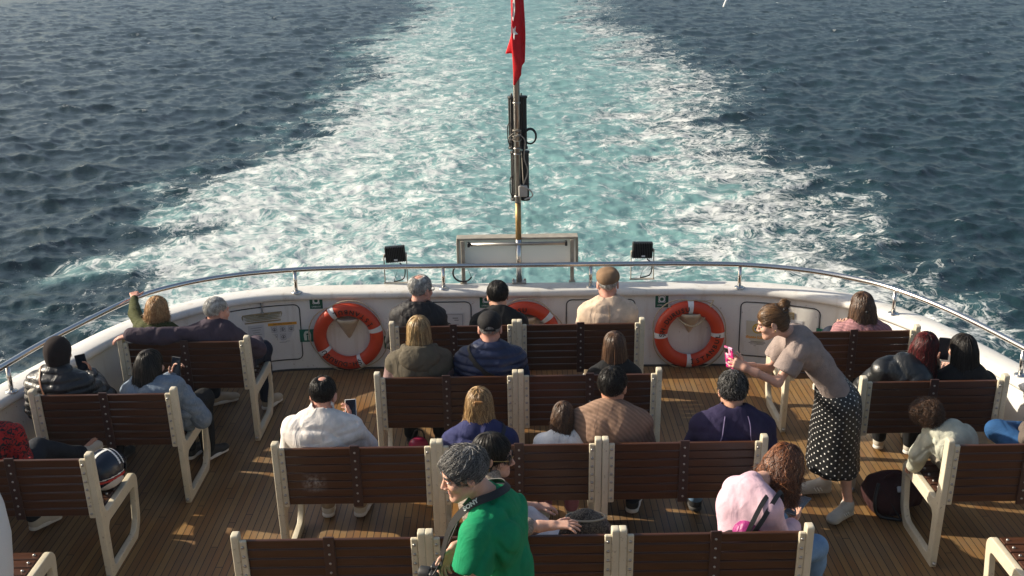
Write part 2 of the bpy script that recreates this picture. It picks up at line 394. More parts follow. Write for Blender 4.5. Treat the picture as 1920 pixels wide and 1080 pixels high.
def hair_build(H,Rh,s,o,seed):
    r=np.random.default_rng(seed); T=lambda *v: np.array(H)+Rh@(s*np.array(v,float))
    gl=Rh.T@np.array(o.get('grav',(0,0,-1.))); kind=o['kind']; vol=o.get('vol',0.)
    pr=[ell(T(0,-.014,.038),s*(A(.080,.100,.0875)+vol),Rh,k=.01)]
    hl=o.get('line',0.)
    pr.append(ell(T(0,.13+hl,-.05),s*A(.10,.078,.125),Rh,k=.012,op='-'))
    if kind in('short','bun'):
        pr.append(ell(T(0,-.0,-.155),s*A(.17,.17,.10+(.02 if kind=='bun' else 0)-o.get('nape',0.)),Rh,k=.012,op='-'))
        for x in(-1,1): pr.append(ell(T(x*.09,.0,-.022),s*A(.024,.022,.042),Rh,k=.006,op='-'))
    if kind=='bun':
        pr.append(ell(T(0,-.06,-.035),s*A(.062,.045,.05),Rh,k=.03))
        pr.append(ell(T(*o.get('bunpos',(0,-.10,.055))),s*A(.034,.034,.036),Rh,k=.012))
    if kind=='long':
        ln=o.get('len',.3); w=o.get('w',1.); bk=o.get('back',.02); r0=o.get('r',.034)*.86
        off=Rh.T@np.array(o.get('sway',(0,0,0.)))
        for (x,y,z,f) in ((-.046,-.03,-.01,.92),(.046,-.03,-.01,.92),(-.03,-.065,0,1.),(.03,-.065,0,1.),(0,-.07,0,1.04)):
            a=A(x,y,z); b=a+gl*(ln*f-max(0,z))+A(x*(w-1),-bk,0)+off
            m=(a+b)/2+A(x*.15,-.012,0)
            pr.append(cap(T(*a),T(*m),(r0+.004)*s,r0*s,k=.022)); pr.append(cap(T(*m),T(*(m+(b-m)*.86)),r0*s,r0*.38*s,k=.022))
        if o.get('front',0):
            for x in(-1,1):
                a=A(x*.07,.02,.02); b=a+gl*ln*o['front']+off+A(x*.008,0,0); pr.append(cap(T(*a),T(*b),.024*s,.018*s,k=.02))
        for x in(-1,1):
            if o.get('ears',0): pr.append(ell(T(x*.088,.008,-.02),s*A(.02,.022,.036),Rh,k=.006,op='-'))
    bald=o.get('bald')
    if bald: pr.append(ell(T(*bald[:3]),s*A(bald[3],bald[4],bald[3]),Rh,k=.012,op='-'))
    am=o.get('bumps',.003)*.6; dsp=sines(seed,o.get('bfreq',90),am,7)
    V,F=nets(pr,o.get('vox',.0075)*max(s,.8),dsp)
    loc=(V-np.array(H))@Rh/s
    tint=np.clip(.5+.35*np.sin(loc[:,0]*140+np.sin(loc[:,2]*40)*2)+r.normal(0,.12,len(V)),0,1)
    n=int(o.get('n',420)*1.8); m=o.get('steps',6); st=o.get('step',.014)*s; messy=o.get('messy',.25)
    ok=np.argwhere((loc[:,2]>o.get('zmin',-.03))&((kind=='long')|~((np.abs(loc[:,0])>.058)&(loc[:,2]<.022)&(loc[:,1]>-.03))))[:,0]
    X=V[r.choice(ok,n)].copy(); crown=T(*o.get('crown',(0,-.035,.1))); Pt=[X.copy()]
    fl=Rh@np.array(o.get('flow',(0,0,0.))); gw=o.get('gw',.5); jit=r.normal(0,messy,(n,3)); grav=Rh@gl
    wav=o.get('wave',0.); ph=r.uniform(0,6.28,n); curl=o.get('curl',0.)
    lift0=o.get('lift',.002)*s; fly=(r.uniform(size=n)<.07)*r.uniform(.004,.016,n)*s
    for i in range(m):
        d=(X-crown); d-=np.outer(d@(Rh[:,2]),Rh[:,2])*.6; d/=np.linalg.norm(d,axis=1,keepdims=True)+1e-9
        e=1e-3; G=np.stack([sdf_at(pr,X+e*np.eye(3)[k])-sdf_at(pr,X-e*np.eye(3)[k]) for k in range(3)],-1); G/=np.linalg.norm(G,axis=1,keepdims=True)+1e-9
        d=d*(1-min(gw,.9))+grav*gw*1.4+fl+jit*(.4+.6*i/m)
        if wav: sd=np.cross(G,grav); d+=sd*(wav*np.sin(i*1.1+ph))[:,None]
        if curl: sd=np.cross(G,grav); d+=curl*(sd*np.sin(i*1.7+ph)[:,None]+G*np.cos(i*1.7+ph)[:,None]*.7)
        hold=1. if (kind!='long' or i<m*.62) else max(.12,1-(i/m-.62)*3.2); d-=G*np.sum(d*G,1,keepdims=True)*(.85 if not curl else .4)*hold; d/=np.linalg.norm(d,axis=1,keepdims=True)+1e-9
        X=X+d*st; D=sdf_at(pr,X)
        X=X-G*(np.clip(D-(lift0+fly*i/m+o.get('puff',0.)*i/m*s),-.03,.03)*(.9 if not curl else .5)*hold)[:,None]; Pt.append(X.copy())
    Pt=np.stack(Pt,1); rs=o.get('rad',.0032)*s*.66*np.linspace(1,.25,m+1)
    V2,F2=tubes_from(Pt,rs); t2=np.repeat(np.clip(r.normal(.5,.28,n),0,1),(m+1)*3)
    Vj,Fj=join([(V,F),(V2,F2)]); return Vj,Fj,np.concatenate([tint,t2])

SHIRTSEED=[100]
def person(label,hip,head,tyaw=0.,hyaw=0.,hpitch=-.08,hroll=0.,s=1.,g=1.,fem=False,skin=None,arms=None,legs=None,hands=None,
           top=None,bottom=None,shoes=None,hair=None,sw=None,face=False,nbk=None,group='passengers on the open stern deck',base_z=0.,sh=None,handles=True,spine=0.):
    SHIRTSEED[0]+=1; seed=SHIRTSEED[0]
    hip=np.array(hip,float); head=np.array(head,float)+(A(0,.045,-.016) if nbk is None else 0); Rt=rotz(tyaw); Rh=rotz(hyaw)@rotx(hpitch)@roty(hroll)
    base=np.array([hip[0],hip[1],base_z]); root=empty('person',tuple(base),label,'person',group)
    hip=hip-base; head=head-base
    nb=head+Rh@(s*A(0,-.035,-.135)) if nbk is None else np.array(nbk)-base
    sw=(.140 if fem else .163) if sw is None else sw
    shd={x:nb+Rt@(s*A(x*sw,.0,-.082)) for x in(-1,1)}
    if sh:
        for k,v in sh.items(): shd[k]=np.array(v)-base
    rib=hip*.55+nb*.45+Rt@A(0,-.022-spine,0); ch=hip*.24+nb*.76+Rt@A(0,-.028-spine*.7,-.01)
    ar={}
    for x in(-1,1):
        if arms and x in arms: e,w=arms[x]; e=np.array(e)-base; w=np.array(w)-base
        else:
            e=shd[x]+Rt@(s*A(x*.055,.06,-.25)); w=hip+Rt@(s*A(x*.075,.29,.13))
        ar[x]=(e,w)
    lg={}
    for x in(-1,1):
        if legs and x in legs: q=[np.array(v)-base for v in legs[x]]
        else:
            kn=hip+Rt@(s*A(x*.10,.42,.02)); an=A(kn[0]+Rt[0]@A(x*.01,.03,0),kn[1]+Rt[1]@A(x*.01,.03,0),.09-base_z+0.); q=[kn,an,an+Rt@(s*A(x*.02,.15,0))-A(0,0,.045)]
        lg[x]=q
    def torso(t,k=.05,low=True):
        pr=[]; wx,wr,rr=(.048,.064,.086) if fem else (.058,.078,.092)
        for x in(-1,1):
            if low: pr.append(cap(hip+Rt@A(x*.075*s*g,0,0),rib+Rt@A(x*wx*g*s,.01,0),(.112*g*s)+t,rr*g*s+t,k=.05))
            pr.append(cap(rib+Rt@A(x*wx*g*s,.01,0),ch+Rt@A(x*wr*g*s,.01,-.01),rr*g*s+t,(rr-.004)*g*s+t,k=k))
            pr.append(cap(ch+Rt@A(x*wr*g*s,.01,-.01),shd[x]*.8+nb*.2+A(0,0,-.035),(rr-.006)*g*s+t,.055*g*s+t,k=k))
            pr.append(cap(nb+Rh@A(0,0,.022*s)*.7,shd[x]*.88+nb*.12,.040*s+t*.4,.040*s+t*.9,k=.03))
            if fem: pr.append(ell(ch+Rt@(s*A(x*.065,.075,-.05)),A(.065,.065,.07)*s+t*.6,k=.05))
        mid=(shd[-1]+shd[1])/2
        pr.append(ell(ch*.45+mid*.55+Rt@A(0,-.030,.0),A(.155 if fem else .180,.075,.150)*s*g**.5+t*.8,Rt@rotx(-.22),k=.05))
        pr.append(cap(shd[-1],shd[1],.044*s*g**.5+t,k=k)); return pr
    cuts=[]
    def armp(t,frac=1.,k=.02,wr=None):
        pr=[]; cuts.clear()
        for x in(-1,1):
            e,w=ar[x]
            if frac<=1: e2=shd[x]+(e-shd[x])*frac; dd=unit(e-shd[x]); cuts.append(slab(e2+dd*.10,(.12,.12,.10),np.stack([unit(np.cross(dd,A(.3,.2,1))),unit(np.cross(dd,np.cross(dd,A(.3,.2,1)))),dd],1),.004,.004,'-')); e2=e2+dd*.03; pr.append(cap(shd[x],e2,.047*s*g**.5+t,.045*s+t,k=k))
            else:
                f=frac-1; pr.append(cap(shd[x],e,.047*s*g**.5+t,.040*s*g**.4+t,k=k)); pr.append(cap(e,e+(w-e)*f,.041*s*g**.4+t,(.030*s+t)*(1 if wr is None else wr),k=k))
        return pr
    def legp(t,frac=1.,k=.03):
        pr=[]
        for x in(-1,1):
            kn,an,toe=lg[x]; hj=hip+Rt@(s*A(x*.085,.03,-.01))
            pr.append(cap(hj,kn,.092*s*g**.7+t,.06*s+t,k=k)); pr.append(cap(kn,kn+(an-kn)*frac,.058*s+t,.058*s+(.04-.058)*s*frac+t,k=k))
        return pr
    # body: one surface from head to feet
    sk=skin or SK['mid']; TOPM=None
    feet=[]
    for x in(-1,1):
        kn,an,toe=lg[x]; feet.append(cap(an,toe,.030*s,.018*s,k=.02))
    parts=[nets(torso(-.012)+armp(-.004,2.)+legp(-.006)+feet,.016)]
    parts.append(nets(head_prims(head,Rh,s,fem,nb),.0042 if face else .006))
    for x in(-1,1):
        e,w=ar[x]; hd=(hands or {}).get(x,{})
        d=hd.get('d',w-e); pn=hd.get('pn',(0,0,-1)); 
        hp=hand_prims(w,d,pn,hd.get('side',x),hd.get('curl',.45),hd.get('spread',.12),s*(.93 if fem else 1.),hd.get('thumb',.5))
        if abs(np.dot(unit(d),unit(pn)))>.95: pass
        hp.append(cap(w-(w-e)*.35,w,.034*s if frac_visible(top) else .03*s,.024*s,k=.02*s))
        parts.append(nets(hp,.0045*s))
    V,F=join(parts); body=mesh_np('body',V,F,sk,root)
    if top:
        t=top.get('t',.014); sl=top.get('sleeve',2.); pr=torso(t)+armp(t+top.get('st',0.),sl,wr=top.get('cuff'))
        if top.get('collar'):
            c=top['collar']; up=Rh@A(0,0,1.); n0=nb+Rh@A(0,.005,.0); pr.append(cap(n0-up*.02,n0+up*c*s,.067*s+t*.4,.064*s+t*.3,k=.012))
            pr.append(cap(n0+up*(c*s+.012),n0+up*(c*s+.1),.060*s+t*.2,.075*s,k=.003,op='-'))
        if top.get('neckcut'):
            c=top['neckcut']; up=Rh@A(0,0,1.); n0=nb+Rt@A(0,.01,.0); pr.append(cap(n0+up*c,n0+up*.2,.062*s,.06*s,k=.01,op='-'))
        if top.get('hood'):
            hp=[]
            h=top['hood']; hs=s*h; c=nb+Rt@(hs*A(0,-.082,-.012))
            hp.append(ell(c,hs*A(.128,.055,.080),Rt@rotx(-.45),k=.012)); hp.append(ell(c+Rt@(hs*A(0,-.018,-.035)),hs*A(.085,.04,.05),Rt@rotx(-.35),k=.025))
            u=np.linspace(R(-10),R(190),9); rim=[nb+Rt@(hs*A(.098*math.cos(q),.02-.105*math.sin(q),.020+.022*math.sin(q))) for q in u]
            for p0,p1 in zip(rim[:-1],rim[1:]): hp.append(cap(p0,p1,.024*hs,k=.012))
        fa=top.get('fold',.004); f1=sines(seed,20,fa*.55,6,(1,1,1.2)); f2=creases(seed+50,30,fa*2.0)
        q=top.get('quilt'); axis=unit(nb-hip)
        def dsp(X):
            d=f1(X)+f2(X)
            if q: tt=(X-hip)@axis; d=d*.6-q[1]*np.sqrt(np.abs(np.sin(math.pi*tt/q[0]+.6*f1(X)/max(fa,.001)*.2)))+q[1]*.6
            return d
        V,F=nets(pr+list(cuts),top.get('vox',.0095),dsp)
        mats=[top['mat']]
        o=mesh_np(top.get('name','jacket'),V,F,mats,root)
        TOPM=(V,F)
        if top.get('hood'): mesh_np('hood',*nets(hp,.008,creases(seed+7,40,.006)),top['mat'],root)
        if top.get('band'):
            up=Rh@A(0,0,1.)*.6+A(0,0,.4); n0=nb+up*top['band'][1]; ex=unit(np.cross(A(0,1.,0),up)); ey=np.cross(up,ex); a=np.linspace(0,2*math.pi,30); rr=(.061 if fem else .068)*s
            mbb=MB(); mbb.tube(np.array([n0+ex*rr*math.cos(q)+ey*rr*1.05*math.sin(q)-up*.018*math.sin(q) for q in a]),.0085*s,8,False); mbb.build('neckband',top['band'][0],o,True)
        if top.get('sleevemat') or top.get('vest'):
            o.data.materials.append(top['sleevemat'])
            C=V[F].mean(1); da=np.full(len(C),9.)
            for x in(-1,1):
                e,w=ar[x]
                for p in (cap(shd[x]+(e-shd[x])*.22,e,.05),cap(e,w,.05)): da=np.minimum(da,p.f(C))
            dt=np.full(len(C),9.)
            for p in torso(0.): dt=np.minimum(dt,p.f(C))
            o.data.polygons.foreach_set('material_index',((da<dt-.012)&(da<.06)).astype(np.int32))
    if bottom:
        t=bottom.get('t',.012); pr=legp(t,bottom.get('len',.95))
        for x in(-1,1): pr.append(cap(hip+Rt@A(x*.07*s*g,-.01,0),rib*.4+hip*.6+Rt@A(x*.06*g*s,0,0),.118*g*s+t*.5,.105*g*s,k=.05))
        f1=sines(seed+9,34,.004,6); V,F=nets(pr,.011,f1); mesh_np(bottom.get('name','trousers'),V,F,bottom['mat'],root)
    if shoes:
        for x in(-1,1):
            kn,an,toe=lg[x]; shoe(an,toe,s*(.92 if fem else 1.),shoes[0],shoes[1],root)
    if hair:
        V,F,t=hair_build(head,Rh,s,hair,seed); mesh_np('hair',V,F,hair['mat'],root,attrs={'tint':t})
    if face: face_bits(head,Rh,s,root,face)
    return root,dict(base=base,nb=nb,sh=shd,rib=rib,ch=ch,hip=hip,Rt=Rt,Rh=Rh,ar=ar,head=head,top=TOPM,T=lambda *v: head+Rh@(s*np.array(v,float)))
def frac_visible(top): return True
def shoe(an,toe,s,mu,ms,root,detail=False):
    up_=toe[2]>an[2]+.01; f=unit(A(toe[0]-an[0],toe[1]-an[1],(toe[2]-an[2]) if up_ else 0)); rgt=unit(np.cross(f,[0,0,1.])); upv=np.cross(rgt,f); M=np.stack([rgt,f,upv],1)
    zf=min(an[2]-.075*s,toe[2]-.03*s); heel=(np.array(an)-upv*.075*s if up_ else A(an[0],an[1],zf))-f*.05*s; L_=.275*s
    W=lambda x,y,z: heel+M@(s*A(x,y,z))
    up=[cap(W(0,.045,.05),W(0,.05,.085),.036*s,.040*s,k=.02),cap(W(0,.05,.042),W(.006,.22,.030),.036*s,.030*s,k=.03),ell(W(.006,.205,.03),s*A(.044,.07,.03),M,k=.03),
        cap(W(0,.06,.075),W(.002,.16,.052),.037*s,.031*s,k=.025),slab(W(0,.13,-.045),s*A(.2,.3,.06),M,.002,.004,'-')]
    up.append(cap(W(0,.05,.11),W(0,.045,.2),.032*s,.04*s,k=.008,op='-'))
    V,F=nets(up,.0055*s); u=mesh_np('shoe',V,F,mu,root)
    so=[cap(W(0,.045,.012),W(.004,.12,.012),.044*s,.040*s,k=.02),cap(W(.004,.12,.012),W(.006,.215,.012),.038*s,.046*s,k=.02),slab(W(0,.13,-.1+.0),s*A(.2,.3,.1),M,.002,.003,'-'),slab(W(0,.13,.130),s*A(.2,.3,.1),M,.002,.004,'-')]
    V,F=nets(so,.0055*s); mesh_np('sole',V,F,ms,u)
    return u,W,M
def face_bits(H,Rh,s,root,o):
    T=lambda *v: np.array(H)+Rh@(s*np.array(v,float))
    if not isinstance(o,dict): o={}
    if not o.get('noeyes'):
        for x in(-1,1):
            e=nets([ell(T(x*.031,.0795,.002),s*A(.0145,.0115,.0075),Rh)],.003); w=mesh_np('eye',*e,MAT['eyewhite'],root)
            p=nets([ell(T(x*.031,.0885,.0015),s*A(.0055,.0035,.0055),Rh)],.0022); mesh_np('iris',*p,MAT['dark'],w)
            l=nets([cap(T(x*.018,.0905,.008),T(x*.045,.083,.007),.0028*s)],.0022); mesh_np('eyelid',*l,o.get('lid',MAT['dark']),w)
    for x in(-1,1):
        b=nets([cap(T(x*.014,.0925,.023),T(x*.03,.0925,.027),.0042*s,k=.004),cap(T(x*.03,.0925,.027),T(x*.05,.080,.021),.0042*s,.0028*s,k=.004)],.003)
        mesh_np('eyebrow',*b,o.get('brow',MAT['dark']),root)
    if o.get('lips'):
        l=[cap(T(-.018,.086,-.0605),T(.018,.086,-.0605),.0052*s,k=.005),cap(T(-.014,.086,-.074),T(.014,.086,-.074),.0058*s,k=.005)]
        mesh_np('lips',*nets(l,.003),o['lips'],root)
def strap(name,pts,w,th,mat,parent,normal_to=None,onto=None):
    """flat band through pts (already in parent space), w wide"""
    Pn=spline(pts,max(12,len(pts)*7)); T=np.gradient(Pn,axis=0); T/=np.linalg.norm(T,axis=1,keepdims=True)
    c=np.array(normal_to) if normal_to is not None else Pn.mean(0)
    nrm=Pn-c; nrm-=T*np.sum(nrm*T,1,keepdims=True); nrm/=np.linalg.norm(nrm,axis=1,keepdims=True)+1e-9; b=np.cross(T,nrm)
    if onto is not None:
        from mathutils.bvhtree import BVHTree
        bv=BVHTree.FromPolygons([tuple(v) for v in onto[0]],[tuple(f) for f in onto[1]]); Q=[]
        for p,d in zip(Pn,nrm):
            h=bv.ray_cast(Vector(p+d*.25),Vector(-d),.6)
            Q.append(np.array(h[0])+d*.004 if h[0] is not None else p)
        Pn=np.array(Q); 
        for _ in range(3): Pn[1:-1]=(Pn[:-2]+2*Pn[1:-1]+Pn[2:])/4
        T=np.gradient(Pn,axis=0); T/=np.linalg.norm(T,axis=1,keepdims=True); nrm-=T*np.sum(nrm*T,1,keepdims=True); nrm/=np.linalg.norm(nrm,axis=1,keepdims=True); b=np.cross(T,nrm)
    q=[Pn+b*w/2-nrm*th/2,Pn+b*w/2+nrm*th/2,Pn-b*w/2+nrm*th/2,Pn-b*w/2-nrm*th/2]; V=np.stack(q,1).reshape(-1,3); m=len(Pn)
    i=np.arange(m-1)[:,None]*4; j=np.arange(4)[None]; k=(j+1)%4
    return mesh_np(name,V,np.stack([i+j,i+k,i+4+k,i+4+j],-1).reshape(-1,4),mat,parent,False)
# ------------------------------------------------------------------ shared materials
MAT={}; SK={}
SK['fair']=skinmat('skin fair',(.60,.36,.27)); SK['mid']=skinmat('skin',(.52,.29,.20)); SK['tan']=skinmat('skin tan',(.40,.205,.13)); SK['pink']=skinmat('skin pink',(.58,.31,.235))
MAT['dark']=plain('dark',(.012,.010,.010),.4); MAT['eyewhite']=plain('eye white',(.75,.72,.70),.25)
MAT['chrome']=plain('polished steel',(.68,.66,.63),.24,1.,.05,4.)
MAT['steel']=plain('dull steel',(.42,.40,.37),.38,1.,.12,12.)
MAT['blackmetal']=plain('black painted metal',(.016,.017,.018),.42,0,.2,20.)
MAT['rubber']=plain('black rubber',(.014,.014,.015),.55)
MAT['screen']=plain('phone glass',(.012,.016,.026),.08,0,.1,4.)
MAT['tape']=plain('grey reflective tape',(.70,.71,.72),.35,.0,.08,30.)
MAT['rope']=plain('rope',(.48,.40,.27),.9,0,.2,60.,.5,200.)
MAT['black']=plain('black print',(.012,.011,.012),.5)
MAT['white']=plain('white print',(.78,.78,.75),.5,0,.04)
MAT['green']=plain('green sign',(.012,.10,.055),.4,0,.06)
MAT['orange']=plain('orange print',(.78,.36,.03),.5,0,.06)
def m_white():
    m,nt,b=newmat('white ship paint'); o=texco(nt)
    c=ramp(nt,noise(nt,o,2.2,6,.65),[(.3,(.70,.675,.62)),(.7,(.80,.785,.75))]).outputs[0]
    # rust specks, grime runs and scuffs that belong to the paint
    sp=ramp(nt,noise(nt,o,38,2,.5),[(.70,(0,0,0)),(.76,(1,1,1))]).outputs[0]
    c=mixc(nt,mth(nt,'MULTIPLY',sp,.6),c,(.28,.20,.13))
    mp=N(nt,'ShaderNodeMapping'); L(nt,o,mp.inputs[0]); mp.inputs['Scale'].default_value=(11,11,1.1)
    rn=ramp(nt,noise(nt,mp.outputs[0],1.,5,.6),[(.55,(0,0,0)),(.80,(1,1,1))]).outputs[0]
    c=mixc(nt,mth(nt,'MULTIPLY',rn,.55),c,(.44,.37,.28)); L(nt,c,b.inputs['Base Color'])
    b.inputs['Roughness'].default_value=.42
    bump(nt,b,noise(nt,o,6,4),.12,.01); return m
MAT['paint']=m_white()
def shifted(nt,oi):
    v=N(nt,'ShaderNodeVectorMath',_operation='MULTIPLY_ADD'); cb=N(nt,'ShaderNodeCombineXYZ'); [L(nt,oi.outputs['Random'],cb.inputs[k]) for k in range(3)]
    L(nt,cb.outputs[0],v.inputs[0]); v.inputs[1].default_value=(37,53,71); L(nt,texco(nt),v.inputs[2]); return v.outputs[0]
def m_cream():
    m,nt,b=newmat('cream gloss paint')
    oi=nt.nodes.new('ShaderNodeObjectInfo'); o=shifted(nt,oi)
    c=ramp(nt,noise(nt,o,7,5,.6),[(.3,(.56,.49,.35)),(.7,(.68,.61,.46))]).outputs[0]
    sp=ramp(nt,noise(nt,o,55,2,.5),[(.655,(0,0,0)),(.70,(1,1,1))]).outputs[0]
    c=mixc(nt,mth(nt,'MULTIPLY',sp,.7),c,(.23,.17,.11)); c=mixc(nt,.25,c,mixc(nt,oi.outputs['Random'],(.60,.52,.37),(.72,.67,.55)))
    L(nt,c,b.inputs['Base Color']); b.inputs['Roughness'].default_value=.38; bump(nt,b,noise(nt,o,40,3),.12,.004); return m
MAT['cream']=m_cream()
def m_slat(scuff=False):
    m,nt,b=newmat('dark brown varnished wood'); oi=nt.nodes.new('ShaderNodeObjectInfo'); o=shifted(nt,oi)
    mp=N(nt,'ShaderNodeMapping'); L(nt,o,mp.inputs[0]); mp.inputs['Scale'].default_value=(3,40,18)
    g=noise(nt,mp.outputs[0],1.,5,.6,.5)
    c=ramp(nt,g,[(.25,(.039,.0140,.0062)),(.75,(.088,.033,.0145))]).outputs[0]
    c=mixc(nt,.35,c,mixc(nt,oi.outputs['Random'],(.048,.018,.008),(.100,.040,.019)))
    sc_=ramp(nt,noise(nt,o,9,6,.7,1.),[(.66,(0,0,0)),(.72,(1,1,1))]).outputs[0]
    c=mixc(nt,mth(nt,'MULTIPLY',sc_,.20),c,(.30,.22,.16))
    if scuff:
        q=texco(nt); sp=N(nt,'ShaderNodeSeparateXYZ'); L(nt,q,sp.inputs[0]); ax=mth(nt,'SUBTRACT',1.,mth(nt,'ABSOLUTE',mth(nt,'DIVIDE',mth(nt,'ADD',sp.outputs[0],.265),.085)),clamp=True); az_=mth(nt,'SUBTRACT',1.,mth(nt,'ABSOLUTE',mth(nt,'DIVIDE',mth(nt,'SUBTRACT',sp.outputs[2],.615),.075)),clamp=True)
        k=mth(nt,'MULTIPLY',mth(nt,'MULTIPLY',ax,az_),ramp(nt,noise(nt,q,38,5,.7),[(.40,(0,0,0)),(.62,(1,1,1))]).outputs[0]); c=mixc(nt,mth(nt,'MULTIPLY',k,1.4,clamp=True),c,(.34,.31,.28))
    L(nt,c,b.inputs['Base Color']); b.inputs['Roughness'].default_value=.36; bump(nt,b,g,.12,.004); return m
MAT['slat']=m_slat()
MAT['strapwood']=plain('dark strap',(.050,.024,.020),.42)
def m_deck():
    m,nt,b=newmat('teak deck planks'); o=texco(nt); sp=N(nt,'ShaderNodeSeparateXYZ'); L(nt,o,sp.inputs[0])
    pitch=.0462
    xs=mth(nt,'DIVIDE',sp.outputs[0],pitch); idx=mth(nt,'FLOOR',xs); fr=mth(nt,'FRACT',xs)
    edge=mth(nt,'ABSOLUTE',mth(nt,'SUBTRACT',fr,.5))
    caulk=mth(nt,'GREATER_THAN',edge,.447)
    wn=N(nt,'ShaderNodeTexWhiteNoise'); wn.noise_dimensions='1D'; L(nt,idx,wn.inputs['W'])
    yy=mth(nt,'FLOOR',mth(nt,'ADD',mth(nt,'DIVIDE',sp.outputs[1],2.3),mth(nt,'MULTIPLY',wn.outputs['Value'],7.3)))
    w2=N(nt,'ShaderNodeTexWhiteNoise'); w2.noise_dimensions='2D'; cb=N(nt,'ShaderNodeCombineXYZ'); L(nt,idx,cb.inputs[0]); L(nt,yy,cb.inputs[1]); L(nt,cb.outputs[0],w2.inputs['Vector'])
    mp=N(nt,'ShaderNodeMapping'); L(nt,o,mp.inputs[0]); mp.inputs['Scale'].default_value=(60,3,1)
    g=noise(nt,mp.outputs[0],1.,5,.6,.3)
    c=ramp(nt,mth(nt,'ADD',mth(nt,'MULTIPLY',w2.outputs['Value'],.55),mth(nt,'MULTIPLY',g,.45)),[(.12,(.135,.078,.030)),(.35,(.205,.095,.028)),(.6,(.235,.130,.042)),(.9,(.300,.172,.064))]).outputs[0]
    wear=ramp(nt,noise(nt,o,1.7,5,.62,.4),[(.42,(0,0,0)),(.68,(1,1,1))]).outputs[0]
    c=mixc(nt,mth(nt,'MULTIPLY',wear,.55),c,(.170,.132,.084))
    st=ramp(nt,noise(nt,o,3.7,6,.7,.8),[(.60,(0,0,0)),(.75,(1,1,1))]).outputs[0]
    c=mixc(nt,mth(nt,'MULTIPLY',st,.5),c,(.12,.085,.05))
    butt=mth(nt,'LESS_THAN',mth(nt,'FRACT',mth(nt,'ADD',mth(nt,'DIVIDE',sp.outputs[1],2.3),mth(nt,'MULTIPLY',wn.outputs['Value'],7.3))),.0028)
    caulk=mth(nt,'MAXIMUM',caulk,butt)
    deb=ramp(nt,noise(nt,o,31,2,.5),[(.735,(0,0,0)),(.75,(1,1,1))]).outputs[0]; c=mixc(nt,mth(nt,'MULTIPLY',deb,.6),c,(.36,.30,.22))
    c=mixc(nt,caulk,c,(.004,.003,.003)); L(nt,c,b.inputs['Base Color'])
    L(nt,mth(nt,'ADD',.42,mth(nt,'MULTIPLY',wear,.25)),b.inputs['Roughness'])
    bump(nt,b,mth(nt,'SUBTRACT',mth(nt,'MULTIPLY',g,.3),mth(nt,'MULTIPLY',caulk,1.)),.35,.004); return m
MAT['deck']=m_deck()
